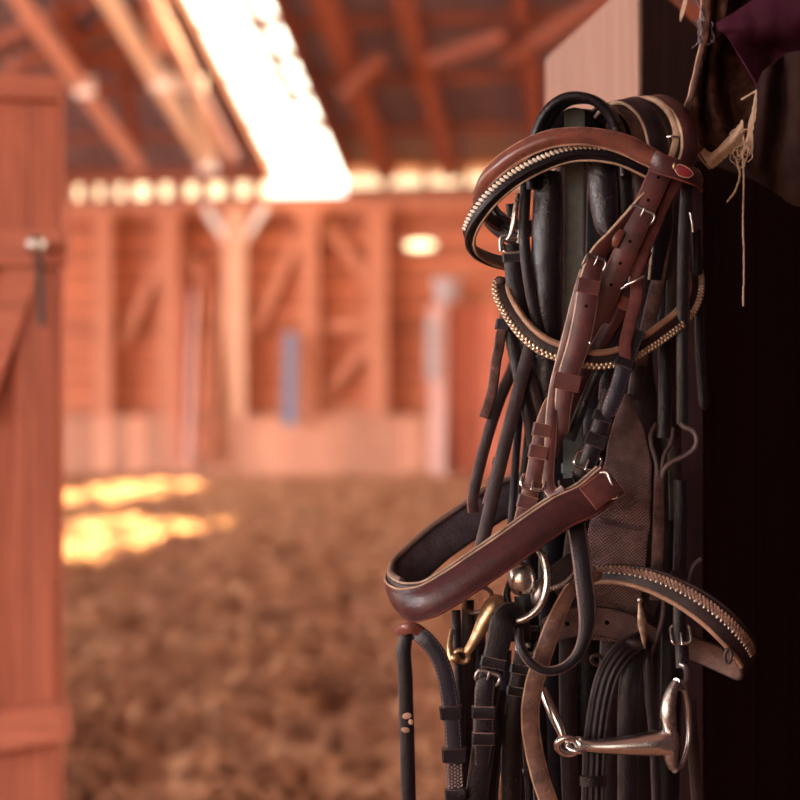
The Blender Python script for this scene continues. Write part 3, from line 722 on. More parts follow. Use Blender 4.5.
# ================================================================== RIGHT-HAND CORDED STRAP AND LONG REIN
yr = empty('martingale', W(660, 470, 0), 'brown corded leather strap splitting into three rolled strands at the right of the webbing', 'strap')
strap('stitched_stem', [(659, 470, -4, .8), (659, 490, -6, 1), (659, 520, -6, 1.1), (658, 550, -6, 1.15), (656, 600, -4, 1.15)], 11, 5, ('fuzzy', 'edge_dk'), yr, hump=1)
rod('rolled_strand', [(656, 424, 6), (651, 434, 2), (652, 447, -2), (656, 460, -5), (658, 476, -6)], 2.6, 'edge_dk', yr)
rod('rolled_strand', [(673, 428, 8), (671, 443, 3), (664, 456, -2), (661, 476, -6)], 2.3, 'edge_dk', yr)
rod('rolled_strand', [(679, 420, 0), (684, 427, -4), (693, 431, -8), (697, 440, -10), (694, 449, -10), (685, 456, -9), (672, 462, -8), (664, 470, -7), (662, 478, -6)], 2.9, 'edge_dk', yr)
strap('upper_strap', [(664, 330, 20), (665, 370, 14), (665, 410, 8), (664, 438, 6)], 14, 4, ('black', 'edge_dk'), yr)

lr = empty('rein', W(684, 200, 10), 'long narrow black rein hanging straight down at the outer side of the bundle', 'rein')
strap('rein_strap', [(688, 176, 0), (686, 205, 2), (684, 245, 2), (683, 300, 0), (683, 350, -4), (683, 395, -4), (683, 424, -2)], 13, 3.4, ('black_st', 'edge_dk'), lr)
rod('pin', [(690, 213, -6), (692, 222, -7), (693, 232, -6)], 1.2, 'silver_t', lr)
strap('rear_strap', [(676, 200, 26), (674, 260, 28), (672, 330, 30), (674, 420, 32), (676, 520, 34)], 14, 3.4, ('dkbrown', 'edge_dk'), lr)
strap('rear_strap', [(696, 230, 40), (699, 300, 42), (700, 350, 42), (704, 410, 40)], 10, 3.4, ('black', 'edge_dk'), lr, tip=10)
strap('rear_strap', [(666, 220, 6), (662, 255, 6), (656, 290, 8), (648, 325, 12), (640, 365, 18)], 15, 3.4, ('fuzzy', 'edge_dk'), lr)

# hanging at the back of the bundle
bk = empty('headstall', W(620, 200, 70), 'dark headstall of plain broad straps at the back of the bundle', 'headstall')
for (pts, w, m) in (
    ([(600, 180, 50), (598, 260, 52), (597, 340, 56), (596, 420, 60), (590, 520, 62), (588, 640, 62), (585, 835, 60)], 26, 'black'),
    ([(632, 190, 60), (634, 280, 62), (640, 360, 64), (648, 440, 66), (648, 560, 66), (644, 700, 64), (640, 835, 60)], 26, 'dkbrown'),
    ([(664, 200, 70), (668, 320, 72), (670, 440, 74), (672, 600, 74), (668, 835, 70)], 22, 'black'),
    ([(560, 430, 50), (556, 500, 52), (550, 580, 52), (552, 700, 50), (556, 835, 48)], 26, 'black'),
    ([(590, 440, 30), (580, 500, 32), (570, 580, 34), (568, 700, 34), (572, 835, 34)], 18, 'dkbrown'),
    ([(612, 640, 40), (610, 700, 40), (612, 835, 40)], 24, 'dkbrown'),
    ([(533, 520, 20), (530, 600, 22), (538, 700, 22), (542, 835, 22)], 16, 'black'),
    ([(690, 700, 30), (694, 760, 32), (700, 835, 34)], 12, 'dkbrown')):
    strap('long_strap', pts, w, 3.6, (m, 'edge_dk'), bk)
strap('crown_strap', [(592, 190, 88), (598, 150, 86), (612, 118, 82), (628, 106, 80), (646, 116, 78), (660, 150, 76), (664, 205, 72)], 30, 4, ('black', 'edge_dk'), bk, ref=(.3, .1, .95))

# ================================================================== RAGGED BLANKET
def sheet(name, rows, mats, parent, sub=8, wr=2.0, freq=.05, thick=2.0, label=None, ragged=0):
    """rows: control polylines of (px,py,d), all the same length; smooth in both directions"""
    fine = [catmull(r, 1e9) if False else r for r in rows]
    def cr(p0, p1, p2, p3, t):
        t2 = t*t; t3 = t2*t
        return tuple(.5*((2*b)+(-a+c)*t+(2*a-5*b+4*c-d)*t2+(-a+3*b-3*c+d)*t3) for a, b, c, d in zip(p0, p1, p2, p3))
    def res(line):
        out = []; n = len(line)
        for i in range(n-1):
            for j in range(sub):
                out.append(cr(line[max(i-1, 0)], line[i], line[i+1], line[min(i+2, n-1)], j/sub))
        out.append(tuple(line[-1])); return out
    A = [res(r) for r in fine]
    cols = [res([A[i][j] for i in range(len(A))]) for j in range(len(A[0]))]
    bm = bmesh.new(); uvl = bm.loops.layers.uv.new('UVMap')
    nj, ni = len(cols), len(cols[0]); G = []
    for j in range(nj):
        g = []
        for i in range(ni):
            x, y, d = cols[j][i]
            q = noise.fractal(Vector((x*freq, y*freq*.6, len(name)*3.1)), 1, 2, 4)
            d += q*wr*3
            if ragged and (i in (0, ni-1) or j in (0, nj-1)):
                x += random.uniform(-ragged, ragged); y += random.uniform(-ragged, ragged)
            g.append(bm.verts.new(W(x, y, d)))
        G.append(g)
    for j in range(nj-1):
        for i in range(ni-1):
            f = bm.faces.new((G[j][i], G[j][i+1], G[j+1][i+1], G[j+1][i]))
    bmesh.ops.recalc_face_normals(bm, faces=bm.faces)
    bmesh.ops.solidify(bm, geom=bm.faces[:], thickness=thick*S)
    return link(name, finish(bm, name, 70), parent, [M[x] for x in mats], label)

bl = empty('blanket', W(750, -20, 60), 'ragged brown and maroon horse blanket hanging above the dark stall boards with frayed threads', 'blanket')
sheet('felt_layer', [
    [(699, -30, 70), (703, 15, 66), (702, 40, 62), (697, 65, 58), (690, 95, 56), (690, 125, 54), (697, 150, 54), (706, 160, 54)],
    [(708, -30, 52), (709, 15, 50), (706, 40, 46), (702, 65, 50), (697, 95, 52), (697, 125, 50), (703, 148, 50), (710, 165, 48)],
    [(718, -30, 74), (715, 15, 72), (710, 40, 72), (706, 65, 84), (703, 95, 88), (706, 125, 82), (712, 145, 70), (718, 162, 56)],
    [(730, -30, 60), (724, 15, 58), (716, 42, 62), (712, 70, 66), (714, 98, 62), (720, 125, 58), (726, 140, 56), (728, 154, 50)],
    [(744, -30, 84), (736, 18, 92), (728, 46, 106), (726, 72, 116), (728, 100, 110), (734, 122, 92), (736, 136, 74), (738, 148, 56)],
    [(772, -30, 76), (764, 20, 96), (758, 50, 110), (755, 78, 108), (754, 100, 92), (752, 118, 78), (748, 130, 64), (745, 138, 54)]], ('felt',), bl, 8, 2.2, .07, 2.5, 'matted brown and black patchy felt layer', .9)
strap('felt_edge', [(700, -30, 60), (704, 10, 56), (703, 30, 54), (703, 45, 52), (698, 65, 50), (692, 92, 48), (688, 108, 48), (690, 128, 46), (697, 148, 46), (706, 160, 44), (712, 167, 42)], 7, 5, ('fuzzy', 'tan'), bl, hump=1.5, wob=2.5, step=2, label='paler lit edge of the felt')  # tan felt rim, the light along it put into the colour
sheet('lower_layer', [
    [(757, 84, 48), (754, 104, 46), (749, 128, 46), (745, 150, 48), (748, 168, 60)],
    [(768, 68, 40), (764, 104, 32), (760, 135, 34), (758, 160, 44), (760, 182, 66)],
    [(783, 56, 62), (782, 104, 60), (778, 140, 60), (776, 168, 66), (778, 194, 76)],
    [(800, 52, 40), (800, 104, 34), (798, 150, 40), (798, 180, 52), (800, 206, 72)],
    [(850, 48, 50), (852, 104, 48), (852, 160, 48), (850, 195, 56), (850, 214, 74)]], ('felt_dk',), bl, 7, 2.2, .05, 2.2, 'dark brown felt layer with folds', .7)
sheet('maroon_layer', [
    [(716, 25, 34), (740, 10, 32), (765, -8, 34), (800, -30, 36), (850, -40, 40)],
    [(718, 29, 26), (745, 24, 22), (775, 18, 22), (805, 10, 24), (850, 5, 26)],
    [(726, 35, 30), (750, 35, 30), (778, 35, 34), (806, 34, 36), (850, 32, 38)],
    [(738, 55, 40), (752, 52, 52), (772, 50, 66), (800, 54, 62), (850, 60, 50)],
    [(756, 86, 42), (762, 78, 54), (772, 72, 68), (796, 76, 66), (850, 84, 56)]], ('maroon',), bl, 7, 1.2, .04, 2.0, 'deep maroon cloth lining')
# frayed threads
def threads(name, lines, mat, r=.9, label=None):
    bm = bmesh.new()
    for ln in lines:
        R = catmull([tuple(q)+(r,) if len(q) == 3 else tuple(q) for q in ln], 2.5)
        R = [(x+random.uniform(-.3, .3), y, d+random.uniform(-.3, .3), rr_*random.uniform(.8, 1.2)) for x, y, d, rr_ in R]
        tube_into(bm, [W(*q[:3]) for q in R], [q[3]*S for q in R], False, 6)
    return link(name, finish(bm, name, 80), bl, [M[mat]], label)
threads('long_thread', [[(742, 150, 38), (743, 158, 36), (743.6, 190, 36), (743, 225, 36), (744, 262, 36), (743.2, 300, 36), (743.6, 306, 36)]], 'strand', 1.05, 'long pale loose thread')
threads('short_thread', [[(736, 158, 38), (738, 166, 36), (740, 174, 36), (738, 183, 36), (734, 193, 36), (727, 202, 36)]], 'strand', 1.1, 'short pale loose thread')
fr_ = []
for i in range(24):
    t = random.random(); x0, y0 = 757-4*t+random.uniform(-1.5, 1.5), 88+40*t
    x1, y1 = 752-8*t+random.uniform(-3, 3), 125+20*t+random.uniform(0, 14)
    fr_.append([(x0, y0, 40), ((x0+x1)/2+random.uniform(-3, 2), (y0+y1)/2, 36), (x1, y1, 36), (x1-random.uniform(0, 7), y1+random.uniform(3, 12), 38)])
for i in range(12):
    x, y = random.uniform(735, 747), random.uniform(135, 162); a = random.uniform(0, 6.28)
    fr_.append([(x+6*math.cos(a+k*1.2)+k*.5, y+7*math.sin(a+k*1.2), 36+random.uniform(-3, 3)) for k in range(5)])
threads('frayed_edge', fr_, 'strand', .5)
threads('frayed_edge', [[(742+random.uniform(-1, 1), 99+random.uniform(-1, 1), 40), (749, 95, 40), (757+random.uniform(-2, 2), 91, 40)] for i in range(5)], 'strand', .7)
sheet('bottom_hem', [[(705, 160, 40), (712, 168, 38), (724, 159, 36), (737, 147, 36), (746, 133, 40)], [(701, 152, 38), (710, 159, 30), (721, 150, 28), (734, 138, 30), (743, 125, 36)], [(704, 148, 48), (712, 152, 46), (722, 143, 44), (734, 131, 44), (742, 119, 46)]], ('strand',), bl, 6, .8, .1, 2, 'pale frayed hem', .8)
gy = []
for i in range(24):
    x, y = random.uniform(700, 711), random.uniform(22, 42); a = random.uniform(0, 6.28)
    gy.append([(x+5*math.cos(a+k), y+5*math.sin(a+k*1.3), 48+random.uniform(-4, 4)) for k in range(4)])
gy.append([(702, 38, 48), (697, 44, 48), (692, 48, 48)]); gy.append([(694, -5, 50), (700, 8, 50), (704, 18, 50), (706, 28, 48)])
threads('yarn_tangle', gy, 'greyyarn', .7, 'grey tangled yarn')
sheet('torn_scrap', [[(686, -12, 60), (684, 0, 60), (681, 12, 60), (680, 21, 60)], [(690, -12, 58), (688, 0, 58), (685, 12, 58), (681, 22, 60)]], ('tan',), bl, 5, .8, .1, 1.2, 'torn tan scrap')
# ================================================================== THE HALL
TH = math.radians(8.1); CT, ST = math.cos(TH), math.sin(TH)
def B(u, v, z): return Vector((u*CT+v*ST, 33-u*ST+v*CT, z))
ROTZ = Matrix.Rotation(-TH, 3, 'Z')
def uw(px): return (px-400)/F*33.0/(CT+0)     # image column on the far wall -> u
def roofz(v): return 6.2-.285*v

M['wallboard'] = woodmat('far_wall_boards', srgb(196, 118, 84), srgb(154, 86, 60), (1.2, 6, 6), .8, 1, .3, .01, plank=(2, .24), gapw=.06)
M['kick'] = woodmat('kickboard_wood', srgb(212, 152, 122), srgb(182, 120, 94), (5, 5, .8), .75, 1, .3, .01, plank=(0, .34), gapw=.05)
M['postwood'] = woodmat('post_wood', srgb(194, 126, 96), srgb(162, 100, 74), (5, 5, .8), .75, 1, .3, .01)
M['litwood'] = woodmat('skylit_timber', srgb(248, 236, 222), srgb(222, 200, 180), (5, 5, .8), .75, 1, .3, .01)  # skylight on the roof beams put into this pale tone
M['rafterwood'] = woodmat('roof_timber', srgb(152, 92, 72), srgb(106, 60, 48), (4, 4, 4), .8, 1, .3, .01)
M['pinkwood'] = woodmat('pink_timber', srgb(222, 178, 166), srgb(186, 140, 128), (4, 4, 4), .8, 1, .3, .01)  # on the roof beams, this paler tone carries their skylight
M['redpanel'] = woodmat('red_panel', srgb(198, 116, 88), srgb(160, 86, 66), (5, 5, .8), .75, 1, .3, .01, plank=(0, .5), gapw=.05)
M['doorwood'] = woodmat('door_wood', srgb(190, 106, 76), srgb(138, 70, 50), (22, 22, 1.4), .6, 1, .5, .002, plank=(0, .155), gapw=.02)
M['doorrail'] = woodmat('door_rail_wood', srgb(200, 116, 86), srgb(150, 80, 58), (1.4, 22, 22), .6, 1, .5, .002)
M['stallpost'] = woodmat('planed_post', srgb(176, 140, 124), srgb(142, 108, 94), (60, 60, 1.6), .75, 1, .3, .001)
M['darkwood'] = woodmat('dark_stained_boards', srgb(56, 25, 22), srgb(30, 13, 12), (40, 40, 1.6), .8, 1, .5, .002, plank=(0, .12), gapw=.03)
M['bluepaint'] = plain('blue_paint', srgb(116, 124, 146), .6, .4, .2, 6)
M['zinc'] = plain('zinc', srgb(176, 164, 164), .5, .5, .25, 6)
M['platewhite'] = plain('white_plate', srgb(236, 224, 214), .5, .5, .1, 6)
M['iron'] = metal('door_iron', (.62, .58, .52, 1), .35, tarnish=(.22, .16, .12, 1), amt=.4)

def deckmat():
    m, nt, p = mat_base('corrugated_deck')
    tc = N(nt, 'ShaderNodeTexCoord')
    n1 = noise_tex(nt, .8, 4, .6, tc.outputs['Object'])
    c = ramp(nt, n1, [(.3, srgb(88, 78, 92)), (.7, srgb(124, 112, 128))])
    wv = N(nt, 'ShaderNodeTexWave'); wv.inputs['Scale'].default_value = 1.1
    mp = N(nt, 'ShaderNodeMapping'); mp.inputs['Rotation'].default_value = (0, 0, TH)
    nt.links.new(tc.outputs['Object'], mp.inputs[0]); nt.links.new(mp.outputs[0], wv.inputs[0])
    nt.links.new(c, p.inputs['Base Color']); p.inputs['Roughness'].default_value = .6
    bump(nt, p, wv.outputs['Fac'], .8, .05)
    return m
M['deck'] = deckmat()

def floormat():
    m, nt, p = mat_base('riding_surface')
    tc = N(nt, 'ShaderNodeTexCoord')
    mp = N(nt, 'ShaderNodeMapping'); mp.inputs['Scale'].default_value = (1, 1, 1)
    nt.links.new(tc.outputs['Object'], mp.inputs[0])
    n1 = noise_tex(nt, 4.2, 7, .66, mp.outputs[0], .5)
    n2 = noise_tex(nt, .5, 3, .5, mp.outputs[0])
    n3 = noise_tex(nt, 11, 6, .7, mp.outputs[0], .4)
    c = ramp(nt, n1, [(.33, srgb(86, 52, 38)), (.5, srgb(164, 110, 82)), (.66, srgb(226, 174, 138))])
    c2 = ramp(nt, n2, [(.3, srgb(156, 100, 72)), (.7, srgb(190, 134, 102))])
    c = mixc(nt, .25, c, c2)
    c3 = ramp(nt, n3, [(.55, (0, 0, 0, 1)), (.75, (1, 1, 1, 1))])
    c = mixc(nt, c3, c, srgb(206, 158, 122))
    nt.links.new(c, p.inputs['Base Color']); p.inputs['Roughness'].default_value = .95
    p.inputs['Specular IOR Level'].default_value = .15
    bump(nt, p, n3, .9, .05)
    return m
M['floor'] = floormat()

def structure(name, bm, mats, angle=30, smooth=False, parent=None):
    o = link(name, finish(bm, name, angle, smooth), parent, [M[x] for x in mats]); o['kind'] = 'structure'; return o

def bbox(bm, u0, u1, v0, v1, z0, z1, mi=0, tilt=0):
    """box in hall coordinates; tilt leans it (radians) in the wall plane"""
    c = B((u0+u1)/2, (v0+v1)/2, (z0+z1)/2)
    R = ROTZ @ Matrix.Rotation(tilt, 3, 'Y')
    boxmesh(bm, c.x, c.y, c.z, abs(u1-u0), abs(v1-v0), abs(z1-z0), mi, R)

def beam_into(bm, a, b, w, h, mi=0):
    """square timber from point a to point b"""
    T = (b-a).normalized(); X = T.cross(Vector((0, 0, 1)))
    if X.length < .01: X = Vector((1, 0, 0))
    X.normalize(); Z = X.cross(T)
    vs = []
    for p in (a, b):
        vs.append([bm.verts.new(p+X*sx*w/2+Z*sz*h/2) for sx, sz in ((-1, -1), (1, -1), (1, 1), (-1, 1))])
    for i in range(4):
        bm.faces.new((vs[0][i], vs[0][(i+1) % 4], vs[1][(i+1) % 4], vs[1][i])).material_index = mi
    bm.faces.new(vs[0][::-1]).material_index = mi; bm.faces.new(vs[1]).material_index = mi

# floor: loose footing with real heaps
bm = bmesh.new()
xs = [-16+.09*i for i in range(0)]
nx, ny = 190, 330
V = []
for j in range(ny+1):
    y = 4.5+29.6*(j/ny)**1.25
    row = []
    for i in range(nx+1):
        hw = 1.2+y*.34
        x = -hw+2*hw*i/nx
        q = Vector((x*1.5, y*1.5, 0)); q2 = Vector((x*4.5, y*4.5, 5))
        z = .14*noise.fractal(q, .9, 2.1, 4)+.07*noise.noise(q2)+.04*noise.noise(q2*2.3)
        row.append(bm.verts.new((x, y, z)))
    V.append(row)
for j in range(ny):
    for i in range(nx): bm.faces.new((V[j][i], V[j][i+1], V[j+1][i+1], V[j+1][i]))
for x0, x1, y0, y1 in ((-40, 40, -30, 4.5), (-40, 40, 34.1, 60), (-40, -8, 4.5, 34.1), (8, 40, 4.5, 34.1)):
    bm.faces.new([bm.verts.new((x, y, -.12)) for x, y in ((x0, y0), (x1, y0), (x1, y1), (x0, y1))])
structure('floor', bm, ['floor'], 60, True)

# loose straw and shavings on the footing
def strawmat():
    m, nt, p = mat_base('straw')
    oi = N(nt, 'ShaderNodeTexCoord')
    n1 = noise_tex(nt, 2.0, 2, .5, oi.outputs['Object'])
    c = ramp(nt, n1, [(.3, srgb(120, 76, 52)), (.55, srgb(196, 142, 104)), (.75, srgb(228, 184, 146))])
    nt.links.new(c, p.inputs['Base Color']); p.inputs['Roughness'].default_value = .9
    return m
M['straw'] = strawmat()
bm = bmesh.new(); rs = random.Random(3)
for i in range(12000):
    y = 5.0+22*rs.random()**2.2; x = (rs.random()-.5)*y*.62-.02*y
    a = rs.random()*6.283; ln = rs.uniform(.08, .34); wd = rs.uniform(.006, .024)
    q = Vector((x*1.5, y*1.5, 0)); q2 = Vector((x*4.5, y*4.5, 5))
    z = .14*noise.fractal(q, .9, 2.1, 4)+.07*noise.noise(q2)+.04*noise.noise(q2*2.3)+.012
    d = Vector((math.cos(a), math.sin(a), rs.uniform(-.25, .45))); pz = Vector((-d.y, d.x, 0)).normalized()*wd
    up = Vector((0, 0, wd)); c = Vector((x, y, z))
    p0, p1, p2 = c-d*ln*.5, c+up*2, c+d*ln*.5-up
    t = [bm.verts.new(p) for p in (p0-pz, p0+pz, p1+pz, p1-pz, p2+pz, p2-pz)]
    bm.faces.new((t[0], t[1], t[2], t[3])); bm.faces.new((t[3], t[2], t[4], t[5]))
o = link('straw', finish(bm, 'straw', 30, False), None, [M['straw']]); o['kind'] = 'stuff'
o['label'] = 'loose straw and shavings strewn over the brown riding hall floor'; o['category'] = 'straw'

SU0, SU1, SV = -2.60, -1.12, -14.0
# far wall with ventilation gaps under the eaves
bm = bmesh.new()
bbox(bm, -19, 19, 0, .12, -.1, 5.48)
structure('wall_far', bm, ['wallboard'])
bm = bmesh.new()
u = -12.0
rs = random.Random(5)
while u < 9:
    w, per = (rs.uniform(.20, .30), rs.uniform(.42, .56)) if u < SU0 else (rs.uniform(.12, .2), rs.uniform(.7, 1.3))
    if u+w < SU0 or u > SU1: bbox(bm, u, u+w, .0, .12, 5.45, 6.35)
    u += per
bbox(bm, -19, 19, -.05, .15, 5.36, 5.58); bbox(bm, -19, SU0, -.02, .14, 5.88, 6.4); bbox(bm, SU1, 19, -.02, .14, 6.14, 6.5); bbox(bm, SU1, 19, -.02, .14, 5.5, 5.72)
structure('trim_1', bm, ['rafterwood'])
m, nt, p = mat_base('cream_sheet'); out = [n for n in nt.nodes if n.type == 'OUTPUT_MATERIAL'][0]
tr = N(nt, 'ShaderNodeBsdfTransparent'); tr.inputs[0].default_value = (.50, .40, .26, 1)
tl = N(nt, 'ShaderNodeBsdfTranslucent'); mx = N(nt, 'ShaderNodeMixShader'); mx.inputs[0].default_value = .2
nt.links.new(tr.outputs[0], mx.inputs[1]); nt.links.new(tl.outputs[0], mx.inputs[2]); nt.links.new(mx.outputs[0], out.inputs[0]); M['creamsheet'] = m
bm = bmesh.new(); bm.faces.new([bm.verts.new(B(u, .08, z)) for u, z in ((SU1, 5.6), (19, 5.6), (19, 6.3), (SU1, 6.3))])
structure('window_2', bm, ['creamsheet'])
bm = bmesh.new(); bm.faces.new([bm.verts.new(B(u, .08, z)) for u, z in ((-19, 5.5), (SU0, 5.5), (SU0, 6.0), (-19, 6.0))])  # sheet added in the left eave gaps to tint their glow cream
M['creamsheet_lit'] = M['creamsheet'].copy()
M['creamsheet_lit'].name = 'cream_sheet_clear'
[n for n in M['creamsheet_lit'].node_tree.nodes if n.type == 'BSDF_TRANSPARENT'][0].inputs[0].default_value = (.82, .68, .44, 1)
structure('gap_tint_sheet', bm, ['creamsheet_lit'])
bm = bmesh.new()
ke = uw(443)
bbox(bm, -12, ke, -.5, -.42, -.1, 1.16); bbox(bm, -12, ke, -.56, -.36, 1.12, 1.2)
structure('baseboard_far', bm, ['kick'])
bm = bmesh.new()
bbox(bm, ke+.15, uw(560), -.16, -.04, -.1, 3.45)
structure('door_2', bm, ['redpanel'])

# posts against the far wall
def post(px, w, z0, z1, mat, label, bracket=False, name='wooden_post'):
    p = B(uw(px), -.3, z0)
    e = empty(name, p, label, 'post', 'timber posts along the far wall')
    bm = bmesh.new(); bbox(bm, uw(px)-w/2, uw(px)+w/2, -.42, -.16, z0, z1)
    link('shaft', finish(bm, 'shaft', 30, False), e, [M[mat]])
    bm = bmesh.new()
    for sg in (-1, 1):
        beam_into(bm, B(uw(px), -.3, z1-(.9 if bracket else .5)), B(uw(px)+sg*(.62 if bracket else .3), -.3, z1+.05), .12, .14)
    link('bracket', finish(bm, 'bracket', 30, False), e, [M['platewhite'] if bracket else M[mat]])
    return e
post(102, .34, 1.0, 5.3, 'postwood', 'wooden post of the far wall, first post right of the big plank door')
post(170, .40, 1.0, 5.3, 'postwood', 'wooden post of the far wall left of the leaning poles, second from the door')
M['palepost'] = woodmat('pale_post_wood', srgb(222, 172, 142), srgb(192, 140, 112), (5, 5, .8), .75, 1, .3, .01)
post(237, .42, 1.0, 5.3, 'palepost', 'palest wooden post with a wide white bracket, just below the skylight', True)
post(312, .36, 1.0, 5.3, 'postwood', 'wooden post of the far wall standing just right of the blue plank')
post(380, .40, 1.0, 5.3, 'postwood', 'tall wooden post of the far wall just left of the glowing lamp')
e = empty('short_post', B(uw(441), -.5, 0), 'short post at the end of the kickboard with a grey round pail on top', 'post')
bm = bmesh.new(); bbox(bm, uw(441)-.15, uw(441)+.15, -.66, -.38, 0, 3.35); link('shaft', finish(bm, 'shaft', 30, False), e, [M['pinkwood']])
bm = bmesh.new(); bbox(bm, uw(437)-.12, uw(437)+.1, -.72, -.66, 1.9, 3.1); link('metal_sleeve', finish(bm, 'metal_sleeve', 30, False), e, [M['zinc']])
bm = bmesh.new(); bmesh.ops.create_cone(bm, cap_ends=True, segments=24, radius1=.2, radius2=.27, depth=.42, matrix=Matrix.Translation(B(uw(450), -.52, 3.6)))
bmesh.ops.create_cone(bm, cap_ends=True, segments=24, radius1=.29, radius2=.29, depth=.05, matrix=Matrix.Translation(B(uw(450), -.52, 3.82)))
pl = link('pail', finish(bm, 'pail', 40), None, [M['zinc']], 'grey zinc pail on top of the short post beside the lamp', loc=B(uw(450), -.52, 3.39)); pl['category'] = 'pail'

# braces and rails between posts
bm = bmesh.new()
def zpx(py): return ZC+(400-py)/F*33
for a, b in (((118, 345), (160, 250)), ((252, 335), (300, 235)), ((322, 402), (372, 338)), ((320, 215), (372, 285)), ((185, 250), (228, 330))):
    beam_into(bm, B(uw(a[0]), -.14, zpx(a[1])), B(uw(b[0]), -.14, zpx(b[1])), .1, .24)
structure('trim_2', bm, ['postwood'])
bm = bmesh.new()
for z, px0, px1 in ((326, 312, 382), (411, 312, 382), (205, 60, 540), (300, 440, 520)):
    beam_into(bm, B(uw(px0), -.15, zpx(z)), B(uw(px1), -.15, zpx(z)), .1, .26)
structure('trim_3', bm, ['postwood'])

poles = (('tall pole leaning on the far wall, nearest the second post', 184, 262, 186, 416, 'redpanel'), ('slim pole leaning on the far wall between two taller ones', 195, 290, 197, 416, 'pinkwood'),
         ('pole with reddish bark leaning in the middle of the far wall poles', 206, 268, 208, 416, 'wallboard'), ('pale pole leaning closest to the palest post', 222, 276, 216, 416, 'postwood'))
for lb_, x0, y0, x1, y1, mt in poles:
    bm = bmesh.new(); tube_into(bm, [B(uw(x1), -.75, zpx(y1)-.9), B(uw((x0+x1)/2), -.48, zpx((y0+y1)/2)), B(uw(x0), -.22, zpx(y0))], [.085, .08, .07], False, 10)
    o = link('leaning_pole', finish(bm, 'leaning_pole', 40), None, [M[mt]], lb_); o['category'] = 'pole'; o['group'] = 'poles leaning on the far wall'
bm = bmesh.new(); beam_into(bm, B(uw(297), -.85, 1.0), B(uw(296), -.62, zpx(334)), .26, .06)
o = link('plank', finish(bm, 'plank', 40, False), None, [M['bluepaint']], 'blue painted plank leaning upright against the far wall'); o['category'] = 'plank'

# lamp
m, nt, p = mat_base('lamp_glow'); p.inputs['Base Color'].default_value = srgb(255, 230, 180)
p.inputs['Emission Color'].default_value = (1, .78, .42, 1); p.inputs['Emission Strength'].default_value = 3; M['glow'] = m
e = empty('wall_lamp', B(uw(421), -.2, zpx(246)), 'glowing oblong wall lamp high on the far wall boards', 'lamp')
bm = bmesh.new(); bbox(bm, uw(421)-.32, uw(421)+.32, -.12, 0, zpx(246)-.11, zpx(246)+.11); link('housing', finish(bm, 'housing', 30, False), e, [M['zinc']])
bm = bmesh.new(); bmesh.ops.create_uvsphere(bm, u_segments=20, v_segments=10, radius=1)
for v in bm.verts: v.co = B(uw(421)+v.co.x*.29, -.13+v.co.y*.08, zpx(246)+v.co.z*.085)
link('lamp_glass', finish(bm, 'lamp_glass', 60), e, [M['glow']])

# roof deck with the open skylight strip and an unseen opening added for the sun patch
bm = bmesh.new()
def rq(u0, u1, v0, v1, off=.0):
    bm.faces.new([bm.verts.new(B(u, v, roofz(v)+off)) for u, v in ((u0, v0), (u1, v0), (u1, v1), (u0, v1))])
rq(-20, SU0, .6, -20); rq(SU1, 20, .6, -7.6); rq(SU1, .3, -7.6, -20); rq(1.9, 20, -7.6, -20); rq(.3, 1.9, -12.4, -20); rq(SU0, SU1, SV, -20)
bm.faces.new([bm.verts.new(B(u, v, z)) for u, v, z in ((-20, -20, 11.8), (20, -20, 11.8), (20, -42, 5.5), (-20, -42, 5.5))])
structure('ceiling', bm, ['deck'])
# rafters, purlins and wind braces
bm = bmesh.new()
for px, w in ((-10, .26), (387, .36), (450, .30), (541, .24), (650, .3)):
    u = uw(px); beam_into(bm, B(u, 0, roofz(0)-.2), B(u, -19.5, roofz(-19.5)-.2), w, .3)
for u in (SU0-.05, SU1+.05):
    beam_into(bm, B(u, 0, roofz(0)-.12), B(u, -12, roofz(-12)-.12), .14, .26)
structure('trim_4', bm, ['rafterwood'])
bm = bmesh.new()
for v in (-1.6, -3.6, -5.6, -7.4, -9.6, -12.6, -14):
    beam_into(bm, B(-18, v, roofz(v)-.07), B(SU0, v, roofz(v)-.07), .12, .14)
    beam_into(bm, B(SU1, v, roofz(v)-.07), B(18, v, roofz(v)-.07), .12, .14)
for v in (-1.9, -3.7, -5.5, -7.3):
    beam_into(bm, B(SU0, v, roofz(v)-.02), B(SU1, v, roofz(v)-.02), .06, .07)
beam_into(bm, B(-1.60, -2.6, roofz(-2.6)-.03), B(-1.60, SV, roofz(SV)-.03), .2, .1)
for v in (-1.7, -3.0, -4.4, -5.6, -7.0, -8.6):
    beam_into(bm, B(-1.7, v, roofz(v)-.02), B(SU1, v, roofz(v)-.02), .5, .08)
structure('trim_5', bm, ['rafterwood'])
def roofpt(px, py, drop=.45):
    d = Vector(((px-400)/F, 1, (400-py)/F)); n = Vector((ST*.285, CT*.285, 1)); p0 = B(0, 0, 6.1-drop)
    t = (p0-Vector((0, 0, ZC))).dot(n)/d.dot(n); return Vector((0, 0, ZC))+d*t
bm = bmesh.new()
for a, b in (((-20, 50), (105, -8)), ((8, 70), (165, 0)), ((55, 66), (175, 38)), ((95, 62), (180, 78)), ((60, 0), (85, 70)), ((125, 80), (138, 165)), ((505, 60), (620, -10)), ((430, 62), (505, 36)), ((345, 96), (380, 60))):
    beam_into(bm, roofpt(*a), roofpt(*b), .2, .22)
structure('trim_6', bm, ['rafterwood'])
